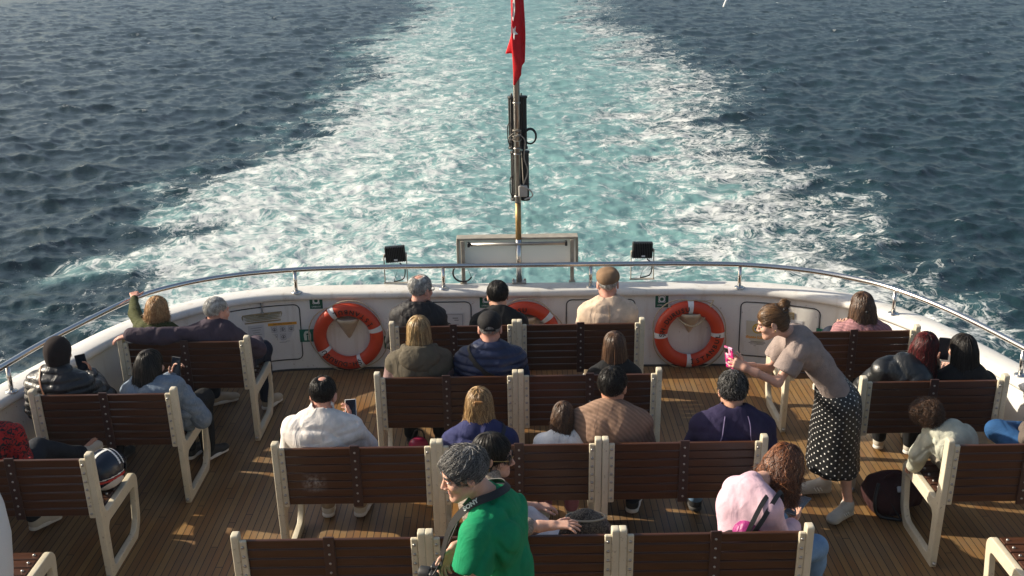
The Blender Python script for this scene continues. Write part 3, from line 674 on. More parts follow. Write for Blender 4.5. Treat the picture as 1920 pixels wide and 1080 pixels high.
def m_sea():
    m,nt,b=newmat('sea water'); o=texco(nt)
    af=N(nt,'ShaderNodeAttribute'); af.attribute_name='foam'; ac=N(nt,'ShaderNodeAttribute'); ac.attribute_name='churn'
    mp=N(nt,'ShaderNodeMapping'); L(nt,o,mp.inputs[0]); mp.inputs['Scale'].default_value=(1,1,.2)
    def warp(vec,scale,amt,det=3):
        w=N(nt,'ShaderNodeTexNoise'); w.inputs['Scale'].default_value=scale; w.inputs['Detail'].default_value=det; L(nt,vec,w.inputs['Vector'])
        v=N(nt,'ShaderNodeVectorMath',_operation='MULTIPLY_ADD'); L(nt,w.outputs['Color'],v.inputs[0]); v.inputs[1].default_value=(amt,amt,0); L(nt,vec,v.inputs[2]); return v.outputs[0]
    v1=warp(mp.outputs[0],.45,2.4); v2=warp(v1,1.7,.75)
    def ridge(vec,scale,det,rough,k):
        n=N(nt,'ShaderNodeTexNoise'); n.inputs['Scale'].default_value=scale; n.inputs['Detail'].default_value=det; n.inputs['Roughness'].default_value=rough; L(nt,vec,n.inputs['Vector'])
        d=mth(nt,'ABSOLUTE',mth(nt,'SUBTRACT',n.outputs['Fac'],.5)); return mth(nt,'SUBTRACT',1.,mth(nt,'MULTIPLY',d,k),clamp=True)
    r1=ridge(v2,.80,3,.5,15.); r2=ridge(v2,2.0,3,.55,13.); r3=ridge(v1,4.4,3,.6,11.); r4=ridge(v2,10.,3,.6,8.)
    f1=noise(nt,v2,.55,6,.62); f2=noise(nt,v2,2.2,7,.68)
    p=mth(nt,'ADD',mth(nt,'ADD',mth(nt,'MULTIPLY',r1,.30),mth(nt,'MULTIPLY',r2,.34)),mth(nt,'ADD',mth(nt,'MULTIPLY',r3,.34),mth(nt,'MULTIPLY',r4,.24)))
    p=mth(nt,'MULTIPLY',p,mth(nt,'ADD',.25,mth(nt,'MULTIPLY',f2,1.5)))
    p=mth(nt,'ADD',p,mth(nt,'MULTIPLY',mth(nt,'SUBTRACT',f1,.5),.65))
    th=mth(nt,'SUBTRACT',1.06,mth(nt,'MULTIPLY',af.outputs['Fac'],.93))
    fo=mth(nt,'DIVIDE',mth(nt,'SUBTRACT',p,th),.50,clamp=True)
    fo=mth(nt,'MULTIPLY',fo,ramp(nt,af.outputs['Fac'],[(.02,(0,0,0)),(.14,(1,1,1))]).outputs[0]); fo=mth(nt,'MULTIPLY',fo,.86)
    ch=mth(nt,'MULTIPLY',ac.outputs['Fac'],mth(nt,'ADD',.55,mth(nt,'MULTIPLY',f1,.85)),clamp=True)
    c=ramp(nt,ch,[(0,(.0085,.0245,.0310)),(.3,(.026,.070,.077)),(1.,(.158,.300,.296))]).outputs[0]
    c=mixc(nt,fo,c,(.66,.68,.67)); L(nt,c,b.inputs['Base Color'])
    L(nt,mth(nt,'ADD',mth(nt,'ADD',.22,mth(nt,'MULTIPLY',ch,.14)),mth(nt,'MULTIPLY',fo,.5)),b.inputs['Roughness']); b.inputs['IOR'].default_value=1.33
    q1=noise(nt,mp.outputs[0],3.4,4,.6,.6); q2=noise(nt,mp.outputs[0],11,3,.6,.4)
    hh=mth(nt,'ADD',mth(nt,'ADD',mth(nt,'MULTIPLY',q1,1.),mth(nt,'MULTIPLY',q2,.30)),mth(nt,'MULTIPLY',fo,.18))
    bump(nt,b,hh,.5,.048); return m
MAT['sea']=m_sea()

# ------------------------------------------------------------------ world, sun, camera
SUN=unit(A(-1.9,.42,1.0)); el=math.asin(SUN[2]); az=math.atan2(SUN[0],SUN[1])
w=bpy.data.worlds.new('World'); S.world=w; w.use_nodes=True; nt=w.node_tree
sky=nt.nodes.new('ShaderNodeTexSky'); sky.sky_type='NISHITA'; sky.sun_disc=False; sky.sun_elevation=el; sky.sun_rotation=az; sky.altitude=10; sky.air_density=1.1; sky.dust_density=3.2; sky.ozone_density=1.
bg=nt.nodes['Background']; nt.links.new(sky.outputs[0],bg.inputs[0]); bg.inputs[1].default_value=.088
sun=bpy.data.lights.new('sun','SUN'); sun.energy=5.0; sun.angle=R(.6); sun.color=(1.,.90,.74)
so=bpy.data.objects.new('sun',sun); COL.objects.link(so); so.rotation_euler=Vector(-SUN).to_track_quat('-Z','Y').to_euler(); so.location=(-20,5,12)
cam=bpy.data.cameras.new('camera'); cam.sensor_width=36; cam.lens=39.375; cam.clip_start=.05; cam.clip_end=9000
co=bpy.data.objects.new('camera',cam); COL.objects.link(co)
co.matrix_world=Matrix.Translation((0.001,0,3.910))@(Matrix.Rotation(R(CAMYAW),4,'Z')@Matrix.Rotation(R(90-18.3152),4,'X')@Matrix.Rotation(R(CAMROLL),4,'Z'))
S.camera=co
S.view_settings.view_transform='Standard'; S.view_settings.look='None'; S.view_settings.exposure=EXPO; S.view_settings.gamma=1
S.cycles.max_bounces=6; S.cycles.use_denoising=True; S.cycles.caustics_reflective=False; S.cycles.caustics_refractive=False

# ------------------------------------------------------------------ sea
SEA=-4.0
def ocean(n,Ls,Lw,dirn,seed,damp):
    r=np.random.default_rng(seed); k1=np.fft.fftfreq(n,Ls/n)*2*math.pi; kx,ky=np.meshgrid(k1,k1,indexing='ij'); k=np.hypot(kx,ky); k[0,0]=1
    cs=(kx*dirn[0]+ky*dirn[1])/k; Ph=np.exp(-1/(k*Lw)**2)/k**4*(cs**2*.85+.15)*np.where(cs<0,.35,1)*np.exp(-(k*damp)**2); Ph[0,0]=0
    h0=(r.normal(size=(n,n))+1j*r.normal(size=(n,n)))*np.sqrt(Ph); k[0,0]=1
    h=np.fft.ifft2(h0).real; dx=np.fft.ifft2(1j*kx/k*h0).real; dy=np.fft.ifft2(1j*ky/k*h0).real; q=h.std(); return h/q,dx/q,dy/q
def samp(a,X,Y,Ls):
    n=a.shape[0]; u=(X/Ls*n)%n; v=(Y/Ls*n)%n; i=np.floor(u).astype(int);j=np.floor(v).astype(int); fu=u-i;fv=v-j; i%=n;j%=n;i2=(i+1)%n;j2=(j+1)%n
    return a[i,j]*(1-fu)*(1-fv)+a[i2,j]*fu*(1-fv)+a[i,j2]*(1-fu)*fv+a[i2,j2]*fu*fv
def build_sea():
    rr=[5.]
    while rr[-1]<9000: rr.append(rr[-1]*(1.0042 if 16<rr[-1]<135 else (1.03 if rr[-1]<16 else 1.02 if rr[-1]<400 else 1.09)))
    rr=np.array(rr); th=np.concatenate([np.linspace(-82,-38,60,endpoint=False),np.linspace(-38,38,620,endpoint=False),np.linspace(38,82,60)])*math.pi/180
    X=rr[:,None]*np.sin(th); Y=rr[:,None]*np.cos(th)
    d1=unit(A(.55,-.83)); d2=unit(A(.15,-1.)); d3=unit(A(.8,-.5))
    h1=ocean(512,61.,.62,d1,3,.05); h2=ocean(512,23.,.20,d2,5,.02); h3=ocean(256,9.7,.07,d3,8,.01)
    c2,s2=math.cos(.5),math.sin(.5); Xr,Yr=c2*X-s2*Y,s2*X+c2*Y
    wob=.9*np.sin(Y*.13+1)+.6*np.sin(Y*.31+.4)+.4*np.sin(Y*.67); wob2=.9*np.sin(Y*.11+4)+.7*np.sin(Y*.27+2)+.4*np.sin(Y*.7+1)
    xx=X-.3; e=np.where(xx<0,-xx+wob,xx+wob2)
    big=samp(h2[0],Yr*.35+3,Xr*.35,23.); ed=e+.9*big
    ss=lambda a,b,v: (lambda t:t*t*(3-2*t))(np.clip((v-a)/(b-a),0,1))
    inside=1-ss(8.2,11.2,ed); near=1-ss(22,120,Y)
    edge=np.exp(-((e-7.2)/2.9)**2); cen=np.exp(-((xx-1.2)/3.4)**2)
    foam=inside*(.58+.22*edge+.14*near*np.exp(-((xx+4.5)/3.2)**2)+.10*near-.20*cen*(.4+.6*near))*(.84+.24*near)
    foam=foam+ .22*np.exp(-((ed-11.5)/1.6)**2)*(.5+.5*near)*np.clip(.9*big+.1,0,1)
    foam=np.clip(foam+.07*big*inside,0,1)
    churn=np.clip(np.where(xx<0,1-ss(5.5,10.6,ed),1-ss(3.6,8.2,ed))*(.78+.22*near)+.22*inside,0,1)
    amp=.060; fade=np.clip(1.5-Y/900,0.25,1)
    calm=1-.55*inside
    z1,x1,y1=[samp(a,X,Y,61.) for a in h1]; z2,x2,y2=[samp(a,Xr,Yr,23.) for a in h2]; z3=samp(h3[0],X,Yr,9.7)
    a2=.027*(1-.15*inside); a3=.0095*(1-.1*inside)
    Z=(z1*amp*calm+z2*a2+z3*a3)*fade
    # the propeller wash heaps up in low boils
    Z+=inside*.04*np.sin(e*.9+.6*np.sin(Y*.25))*near
    cap_=np.clip((z1*.8+z2*.75-2.2)*.9,0,1)*(1-inside); foam=np.clip(foam+cap_*.62,0,1)
    Xd=X+1.05*(x1*amp*calm+x2*a2); Yd=Y+1.05*(y1*amp*calm+y2*a2)
    m,n=X.shape; V=np.stack([Xd,Yd,SEA+Z],-1).reshape(-1,3)
    i=np.arange(m-1)[:,None]*n; j=np.arange(n-1)[None]; F=np.stack([i+j,i+n+j,i+n+j+1,i+j+1],-1).reshape(-1,4)[:,::-1]
    o=mesh_np('sea',V,F,MAT['sea'],attrs={'foam':foam.ravel(),'churn':churn.ravel()}); tag(o,kind='structure'); o['label']='dark green sea with a broad white and turquoise wake'
    return o
build_sea()
if HAZE>0:
    hz=MB(); hz.box((0,330,3.4),(1800,740,20.2)); ho=hz.build('haze',None); m,nt,b=newmat('sea haze'); nt.nodes.remove(b); pv=nt.nodes.new('ShaderNodeVolumePrincipled'); pv.inputs['Color'].default_value=(.62,.80,1.,1); pv.inputs['Density'].default_value=HAZE; pv.inputs['Anisotropy'].default_value=.2
    nt.links.new(pv.outputs[0],nt.nodes['Material Output'].inputs['Volume']); ho.data.materials.append(m); tag(ho,kind='stuff'); ho['label']='thin pale sea haze over the water'
# ------------------------------------------------------------------ the stern: deck, bulwark, rail
LIP=A((-4.62,2.0),(-4.42,3.6),(-4.14,5.2),(-3.91,6.3),(-3.66,7.25),(-3.42,8.05),(-3.22,8.62),(-2.98,9.03),(-2.62,9.38),(-2.25,9.55),(-1.85,9.60),(-.7,9.60),(.2,9.58),(1.3,9.555),(1.95,9.535),(2.43,9.40),(2.87,9.125),(3.19,8.64),(3.38,8.10),(3.60,7.3),(3.86,6.3),(4.12,5.2),(4.42,3.6),(4.62,2.0))*.994
PATH=spline(LIP,220); _T=np.gradient(PATH,axis=0); _T/=np.linalg.norm(_T,axis=1,keepdims=True); PN=np.stack([-_T[:,1],_T[:,0]],-1)
def sweep(prof,closed=False):
    pr=np.asarray(prof,float); m=len(PATH); n=len(pr)
    V=np.concatenate([PATH[:,None]+PN[:,None]*pr[None,:,0,None],np.broadcast_to(pr[None,:,1,None],(m,n,1))],-1).reshape(-1,3)
    i=np.arange(m-1)[:,None]*n; j=np.arange(n if closed else n-1)[None]; k=(j+1)%n
    return V,np.stack([i+j,i+n+j,i+n+k,i+k],-1).reshape(-1,4)
def wallpt(x,z,out=.0):
    """point on the inner face of the stern wall at sideways position x and height z, 'out' metres proud of it, and the frame there"""
    f=(PATH[:,1]>8.4); p=PATH[f]; q=PN[f]; y=np.interp(x,p[:,0],p[:,1]); n=unit(A(np.interp(x,p[:,0],q[:,0]),np.interp(x,p[:,0],q[:,1]),0))
    o=.03*z/.685; return A(x,y,z)+n*(o-out),-n,A(n[1],-n[0],0)
bw=empty('bulwark',(0,9.5,0),'white painted bulwark curving round the stern with a broad cap along its top','bulwark')
B0=A(0,9.5,0)
V,F=sweep([(0,0),(.01,.25),(.02,.45),(.03,.69)]); mesh_np('wall_panel',V-B0,F[:,::-1],MAT['paint'],bw)
V,F=sweep([(-.004,.672),(-.008,.690),(-.004,.712),(.008,.728),(.03,.737),(.12,.742),(.20,.739),(.228,.728),(.238,.705),(.236,.66),(.03,.66)],True); autosmooth(mesh_np('cap_rail',V-B0,F[:,::-1],MAT['paint'],bw),60)
V,F=sweep([(.20,.67),(.16,-.3),(.06,-2.2),(-.1,-4.6)]); mesh_np('hull_side',V-B0,F,MAT['paint'],bw)
V,F=sweep([(-.030,.0),(-.028,.007),(.004,.009)]); mesh_np('dark_foot_strip',V-B0,F[:,::-1],plain('shade and grime',(.035,.030,.026),.7),bw,False)  # dark strip along the wall foot, shade and grime both put into its colour
dp=np.concatenate([PATH+PN*.015,[[4.62,-3.],[-4.62,-3.]]]); dk=MB(); dk.add(np.c_[dp,np.zeros(len(dp))],np.arange(len(dp))[::-1][None]); tag(dk.build('deck',MAT['deck']),'narrow teak planks with black seams',kind='structure')
def rrect(x0,x1,z0,z1,r=.05,n=5):
    o=[]
    for cx,cz,a in((x1-r,z1-r,0),(x0+r,z1-r,90),(x0+r,z0+r,180),(x1-r,z0+r,270)):
        for t in np.linspace(0,90,n): o.append((cx+r*math.cos(R(a+t)),cz+r*math.sin(R(a+t))))
    return o
def onwall(pts,out): return np.array([wallpt(x,z,out)[0] for x,z in pts])
def dens(pts,step=.04):
    pts=np.array(list(pts)+[pts[0]]); o=[]
    for a,b in zip(pts[:-1],pts[1:]):
        k=max(1,int(np.linalg.norm(b-a)/step)); o+= [a+(b-a)*i/k for i in range(k)]
    return np.array(o)
MAT['louvre']=plain('brass louvre',(.34,.27,.15),.45,.3,.15,20.); MAT['gap']=plain('dark recess',(.02,.018,.016),.8)
def hatch(x0,x1,z0,z1,vent=None,latchx=None,hook=True):
    q=dens(rrect(x0,x1,z0,z1)); m=MB(); g=np.linspace(x0+.012,x1-.012,9)
    zz=[z0+.012,z1-.012]; V=np.array([wallpt(x,z,.004)[0] for z in zz for x in g]); F=np.array([[i,i+1,9+i+1,9+i] for i in range(8)])
    m.add(V,F); h=m.build('hatch_cover',MAT['paint'],bw,loc=None); h.data.transform(Matrix.Translation(-Vector(B0)))
    t=MB(); W=onwall(q,.003); t.tube(np.concatenate([W,W[:1]]),.0045,6,False); s=t.build('gasket',MAT['gap'],h,True); s.data.transform(Matrix.Translation(-Vector(B0)))
    if vent:
        vx0,vx1,vz0,vz1=vent; v=MB(); a,n_,ux=wallpt((vx0+vx1)/2,(vz0+vz1)/2,.006); RM=np.stack([ux,n_,A(0,0,1)],1)
        for sx,sz,wx,wz in((0,(vz1-vz0)/2,vx1-vx0,.012),(0,-(vz1-vz0)/2,vx1-vx0,.012),((vx1-vx0)/2,0,.012,vz1-vz0-.013),(-(vx1-vx0)/2,0,.012,vz1-vz0-.013)): v.box(a+ux*sx+A(0,0,sz),(wx,.016,wz),RM)
        k=int((vz1-vz0)/.018)
        for i in range(k): v.box(a+A(0,0,(i+.5)/k*(vz1-vz0-.02)-(vz1-vz0)/2+.01),(vx1-vx0-.014,.014,.009),RM@rotx(.5))
        o=v.build('vent_grille',MAT['louvre'],h); o.data.transform(Matrix.Translation(-Vector(B0)))
        bx=MB(); bx.box(a-n_*.004,(vx1-vx0-.01,.004,vz1-vz0-.01),RM); o=bx.build('vent_recess',MAT['gap'],h); o.data.transform(Matrix.Translation(-Vector(B0)))
    if latchx is not None:
        l=MB(); a,n_,ux=wallpt(latchx,z1+.005,.012); RM=np.stack([ux,n_,A(0,0,1)],1)
        l.box(a+A(0,0,.035),(.028,.016,.018),RM,.004); l.box(a+A(0,0,.012),(.016,.012,.03),RM,.003); l.tube([a+A(0,0,.0),a-A(0,0,.02)+n_*.006,a-A(0,0,.05)],.006,6)
        l.lathe([(0,-.012),(.012,-.010),(.014,.004),(0,.008)],10,a-A(0,0,.055)); o=l.build('latch',MAT['steel'],h,True); o.data.transform(Matrix.Translation(-Vector(B0)))
hatch(-2.62,-1.95,.10,.62,(-2.45,-2.10,.485,.560),-2.27)
hatch(-1.02,-.40,.10,.62); hatch(.46,1.08,.10,.63); hatch(2.02,2.66,.10,.605,(2.21,2.47,.475,.540),2.37)

RAIL=A((-4.60,2.2,.95),(-4.36,3.9,.95),(-4.12,5.2,.95),(-3.86,6.4,.95),(-3.641,7.333,.95),(-3.50,7.907,.95),(-3.193,8.782,.95),(-2.902,9.164,.95),(-2.502,9.414,.95),(-1.978,9.558,.95),(-1.4,9.598,.95),(-.6,9.600,.95),(.039,9.592,.95),(.8,9.58,.95),(1.468,9.555,.95),(2.027,9.490,.95),(2.544,9.296,.95),(2.921,9.005,.95),(3.148,8.720,.95),(3.386,8.190,.95),(3.602,7.42,.95),(3.86,6.35,.95),(4.12,5.2,.95),(4.36,3.9,.95),(4.60,2.2,.95))
rl=empty('handrail',(0,9.56,.74),'polished steel handrail on short posts along the bulwark cap','handrail'); R0=A(0,9.56,.74)
t=MB(); t.tube(spline(RAIL,200)-R0,.0225,14); t.build('top_rail',MAT['chrome'],rl,True)
RS=spline(RAIL,600)
for x,y in((-4.25,4.6),(-3.60,7.40),(-1.957,9.548),(-.631,9.57),(.695,9.556),(2.012,9.48),(3.145,8.735),(3.60,7.40),(4.25,4.6)):
    p=RS[np.argmin(np.hypot(RS[:,0]-x,RS[:,1]-y))]; s=MB(); s.tube([A(p[0],p[1],.74)-R0,A(p[0],p[1],.93)-R0],.0165,12)
    s.lathe([(.0,.014),(.018,.013),(.024,.006),(.042,.004),(.043,-.004)],20,A(p[0],p[1],.742)-R0); s.build('stanchion',MAT['chrome'],rl,True)

# ------------------------------------------------------------------ signs
def plate(name,x,z,w,h,col,label,cat='sign',th=.004,group=None):
    a,n_,ux=wallpt(x,z,.006); RM=np.stack([ux,n_,A(0,0,1)],1); e=empty(name,tuple(a),label,cat,group)
    m=MB(); m.box((0,0,0),(w,th,h),RM); m.build('plate',col,e); return e,n_,ux,RM,a
def draw(e,n_,ux,name,col,items,depth=.0032):
    """items: ('text',str,size,x,z) / ('poly',pts) / ('ring',x,z,r0,r1) / ('bar',x,z,w,h)"""
    m=MB(); up=A(0,0,1.)
    for it in items:
        if it[0]=='text': add_text(m,it[1],it[2],n_*depth+ux*it[3]+up*it[4],ux,up,it[5] if len(it)>5 else 'CENTER',.0004,it[6] if len(it)>6 else 0.)
        elif it[0]=='poly': m.prism([n_*(depth-.0006)+ux*x+up*z for x,z in it[1]],n_*.0012)
        elif it[0]=='bar':
            _,x,z,w_,h_=it[:5]; m.box(n_*depth+ux*x+up*z,(w_,.0012,h_),np.stack([ux,n_,up],1))
        elif it[0]=='ring':
            _,x,z,r0,r1=it[:5]; k=28; a=np.linspace(0,2*math.pi,k,endpoint=False); a0,a1=(it[5],it[6]) if len(it)>6 else (0,0)
            V=[n_*depth+ux*(x+r*math.cos(t))+up*(z+r*math.sin(t)) for r in(r0,r1) for t in a]; i=np.arange(k); j=(i+1)%k
            m.add(V,np.stack([i,i+k,j+k,j],-1))
    return m.build(name,col,e)
def buoy_sign(x,z,label,g='green lifebuoy signs'):
    e,n_,ux,RM,a=plate('lifebuoy_sign',x,z,.118,.125,MAT['green'],label,'sign',group=g)
    m=MB(); 
    for sx,sz,w_,h_ in((0,.0655,.130,.006),(0,-.0655,.130,.006),(.062,0,.006,.125),(-.062,0,.006,.125)): m.box(ux*sx+A(0,0,sz),(w_,.005,h_),RM)
    m.build('border',MAT['white'],e)
    it=[('ring',0,.016,.0165,.031)]
    for k in range(4):
        t=math.pi/4+k*math.pi/2; it.append(('ring',.031*math.cos(t),.016+.031*math.sin(t),.006,.011))
    draw(e,n_,ux,'buoy_symbol',MAT['white'],it); draw(e,n_,ux,'lettering',MAT['white'],[('text','LIFEBUOY',.019,0,-.041)],.0036)
buoy_sign(-1.797,.638,'green lifebuoy sign above the ring beside the orange-headed safety poster')
buoy_sign(-.262,.625,'green lifebuoy sign half hidden behind the dark haired man in black T-shirt')
buoy_sign(1.318,.615,'green lifebuoy sign above the ring to the side of the beige capped man')
def jacket_sign(x,z,label):
    e,n_,ux,RM,a=plate('life_jacket_sign',x,z,.14,.12,plain('teal green sign',(.012,.15,.095),.4,0,.06),label,'sign',group='green life jacket signs')
    k=[(-.030,-.045),(-.034,.010),(-.026,.036),(-.012,.046),(.012,.046),(.026,.036),(.034,.010),(.030,-.045),(.006,-.045),(.006,.0),(-.006,.0),(-.006,-.045)]
    draw(e,n_,ux,'jacket_symbol',plain('pale symbol',(.62,.68,.58),.5),[('poly',k)])
    draw(e,n_,ux,'strap_symbol',MAT['green'],[('ring',0,.014,.0,.010),('bar',0,-.01,.003,.05)],.0042)
jacket_sign(-1.895,.325,'teal life jacket sign tucked against the ring below the lifebuoy sign')
jacket_sign(2.70,.375,'teal life jacket sign beside the hatch with the no smoking poster')
e,n_,ux,RM,a=plate('safety_sign',-1.15,.245,.10,.12,MAT['green'],'dark green sign between the ring and the end of the farthest bench','sign')
draw(e,n_,ux,'arrow_symbol',MAT['white'],[('poly',[(-.03,-.02),(0,.03),(.03,-.02),(.02,-.02),(0,.012),(-.02,-.02)]),('text','EXIT',.022,0,-.042)])
# five-picture poster with an orange heading
MAT['paper']=plain('laminated paper',(.62,.62,.62),.4,0,.05); MAT['greyprint']=plain('grey print',(.16,.16,.17),.6)
e,n_,ux,RM,a=plate('safety_poster',-2.11,.355,.262,.215,MAT['paper'],'white five-picture poster with an orange heading below the brass vent','poster',.003)
draw(e,n_,ux,'heading',MAT['orange'],[('bar',0,.094,.256,.026)],.0022)
draw(e,n_,ux,'heading_lettering',MAT['black'],[('text','CAN YELEGI KULLANIMI',.0155,0,.094)],.0034)
it=[]
for k,(px,pz) in enumerate(((-.075,.045),(0,.045),(.075,.045),(-.075,-.03),(0,-.03))):
    it+=[('ring',px,pz,.013,.0175),('ring',px,pz+.004,0,.006),('bar',px,pz-.008,.013,.010),('bar',px,pz+.026,.045,.0022),('bar',px,pz-.026,.045,.0022),('bar',px-.0225,pz,.0022,.054),('bar',px+.0225,pz,.0022,.054)]
it+=[('bar',.07,-.075,.10,.003),('bar',-.02,-.083,.09,.003)]
draw(e,n_,ux,'pictogram',MAT['greyprint'],it,.0024)
e,n_,ux,RM,a=plate('notice_sheet',-2.335,.355,.14,.215,MAT['paper'],'plain printed sheet beside the five-picture poster, partly behind the grey haired man','poster',.003)
draw(e,n_,ux,'print',MAT['greyprint'],[('bar',0,.08-.022*k,.10-.02*(k%3),.0035) for k in range(8)],.0024)
# no smoking poster
e,n_,ux,RM,a=plate('no_smoking_poster',2.175,.29,.205,.285,plain('yellowed paper',(.60,.57,.47),.4,0,.05),'no smoking poster with a yellow ring and orange words on the hatch','poster',.003)
draw(e,n_,ux,'prohibition_ring',plain('yellow print',(.62,.42,.05),.5),[('ring',0,.075,.036,.048),('poly',[(-.034,.099),(-.026,.107),(.034,.051),(.026,.043)])],.0024)
draw(e,n_,ux,'cigarette',MAT['black'],[('bar',-.004,.072,.042,.009),('bar',.020,.088,.003,.016),('bar',.027,.086,.003,.02),('bar',.022,.098,.010,.003)],.003)
draw(e,n_,ux,'headline',MAT['orange'],[('text','SİGARA İÇİLMEZ',.0262,0,-.012,'CENTER',.0012)],.0024)
draw(e,n_,ux,'small_print',MAT['black'],[('bar',.005,-.052,.13,.0032),('bar',0,-.064,.16,.0032),('bar',0,-.076,.15,.0032),('bar',-.045,-.092,.07,.0032),('bar',.06,-.118,.03,.004)],.0024)
e,n_,ux,RM,a=plate('notice_sheet',2.47,.40,.14,.16,MAT['paper'],'white notice sheet half hidden behind the bun haired woman on the hatch','poster',.003)
draw(e,n_,ux,'print',MAT['black'],[('bar',.03,.05,.05,.008),('bar',.02,.03,.06,.006),('bar',0,-.01,.09,.004)],.0024)
e,n_,ux,RM,a=plate('notice_sheet',-.565,.42,.19,.20,MAT['paper'],'framed notice on the hatch beside the grey haired man with glasses','poster',.003)
draw(e,n_,ux,'print',MAT['greyprint'],[('bar',0,.085,.17,.003),('bar',.085,0,.003,.17),('bar',-.085,0,.003,.17),('bar',.02,.05,.05,.008),('bar',.03,.03,.04,.006),('bar',.0,-.01,.10,.004),('bar',.0,-.03,.11,.004)],.0024)
e,n_,ux,RM,a=plate('notice_sheet',.66,.45,.20,.16,plain('grey notice',(.40,.38,.36),.5),'grey framed notice on the hatch behind the beige jacket','poster',.003)
draw(e,n_,ux,'print',MAT['greyprint'],[('bar',-.04,.06,.10,.012),('bar',-.085,.02,.012,.09)],.0024)

# ------------------------------------------------------------------ lifebuoys
MAT['buoy']=plain('orange lifebuoy',(.56,.050,.013),.45,0,.14,5.,.15,30.)
MAT['bracket']=plain('stained beige bracket',(.55,.47,.35),.5,0,.18,9.)
def lifebuoy(x,z,label,turn,bands,top_txt,bot_txt,Rm=.257,r=.0605,dep=.052):
    a,n_,ux=wallpt(x,z,dep+.008); RM=np.stack([ux,-n_,A(0,0,1)],1); e=empty('lifebuoy',tuple(a),label,'lifebuoy','orange lifebuoys on the stern wall')
    # local: x right, y into the wall, z up
    def tor(a0,a1,k,add=0.):
        t=np.linspace(a0,a1,k); u=np.linspace(0,2*math.pi,20,endpoint=False)
        V=np.stack([(Rm+(r+add)*np.cos(u))[None]*np.cos(t)[:,None],np.broadcast_to((dep+add)*np.sin(u)[None],(k,20)),(Rm+(r+add)*np.cos(u))[None]*np.sin(t)[:,None]],-1).reshape(-1,3)
        i=np.arange(k-1)[:,None]*20; j=np.arange(20)[None]; j2=(j+1)%20
        return V@RM.T,np.stack([i+j,i+j2,i+20+j2,i+20+j],-1).reshape(-1,4)
    mesh_np('ring',*tor(0,2*math.pi,73),MAT['buoy'],e)
    for b in bands: mesh_np('reflective_band',*tor(R(b)-.085,R(b)+.085,7,.0022),MAT['tape'],e)
    m=MB()
    def arc(txt,center,cw,rad,size=.058):
        nonlocal m
        step=.205 if len(txt)<9 else .175
        for k,chh in enumerate(txt):
            o=(k-(len(txt)-1)/2)*step; th=R(center)+(-o if cw else o); er=A(math.cos(th),0,math.sin(th)); et=A(-math.sin(th),0,math.cos(th))
            rd,up=(-et,er) if cw else (et,-er)
            off=-dep*math.sqrt(max(.05,1-((rad-Rm)/r)**2))-.0015
            add_text(m,chh,size,(er*rad+A(0,off,0))@RM.T,rd@RM.T,up@RM.T,'CENTER',.0012,.0012)
    arc(top_txt,90+turn,True,Rm-.006); m.build('lettering',MAT['black'],e); m=MB(); arc(bot_txt,270+turn,False,Rm-.006); m.build('lettering',MAT['black'],e)
    g=MB(); pts=[]
    att=[b+45 for b in bands]
    for k in range(len(bands)):
        a0=R(bands[k]); a1=R(bands[(k+1)%len(bands)]+(360 if k==len(bands)-1 else 0))
        for t in np.linspace(0,1,10,endpoint=False):
            th=a0+(a1-a0)*t; rr=Rm+r+.004+.030*math.sin(math.pi*t)*(1.3 if k%2 else .7); pts.append(A(math.cos(th)*rr,-.012+.02*math.sin(t*3.14),math.sin(th)*rr))
    pts=np.array(pts+[pts[0]]); g.tube(pts@RM.T,.0055,6,False); g.build('grab_rope',MAT['rope'],e,True)
    return e
def bracket(x,z,label):
    a,n_,ux=wallpt(x,z,0.); RM=np.stack([ux,n_,A(0,0,1)],1); m=MB(); rows=[]
    for t,w_,d_ in((0,.105,.145),(-.012,.112,.150),(-.035,.104,.135),(-.09,.076,.095),(-.15,.044,.055),(-.20,.017,.022),(-.215,.006,.01)):
        u=np.linspace(0,math.pi,15); rows.append(np.stack([w_*np.cos(u),d_*np.sin(u)**.8,np.full(15,t)],-1))
    V=np.array(rows).reshape(-1,3)@RM.T; i=np.arange(6)[:,None]*15; j=np.arange(14)[None]
    e=empty('lifebuoy_bracket',tuple(a),label,'bracket','beige lifebuoy brackets'); m.add(V,np.stack([i+j,i+j+1,i+15+j+1,i+15+j],-1).reshape(-1,4)[:,::-1])
    cup=rows[0]@RM.T; c0=A(0,0,-.008); m.add(np.concatenate([cup+c0,[c0]]),np.stack([np.arange(14),np.arange(1,15),np.full(14,15)],-1))
    m.build('cup',MAT['bracket'],e,True); return e
lifebuoy(-1.517,.33,'orange ring nearest the five-picture poster, its lettering upside down',162,(15,118,211,294),'ŞH-DURUSU','İSTANBUL')
lifebuoy(.085,.325,'orange lifebuoy mostly hidden behind the man in the black T-shirt',40,(40,130,220,310),'ŞH-DURUSU','İSTANBUL')
lifebuoy(1.565,.318,'orange ring beside the no smoking poster with rope looped over its bracket',47,(0,90,180,270),'ŞH-DURUSU','İSTANBUL')
bracket(-1.517,.505,'beige cone bracket inside the ring with upside down lettering'); bracket(.085,.50,'beige cone bracket behind the man in the black T-shirt'); bracket(1.57,.525,'rust stained beige bracket with a looped rope beside the no smoking poster')
m=MB(); q=spline(A((-.20,-.07,.10),(-.12,-.10,-.02),(0,-.16,-.075),(.12,-.10,-.02),(.20,-.07,.14)),30)+wallpt(1.57,.50,0.)[0]; m.tube(q,.007,6); tag(m.build('rope',MAT['rope'],None,True),'frayed beige rope slung over the ring beside the no smoking poster','rope')

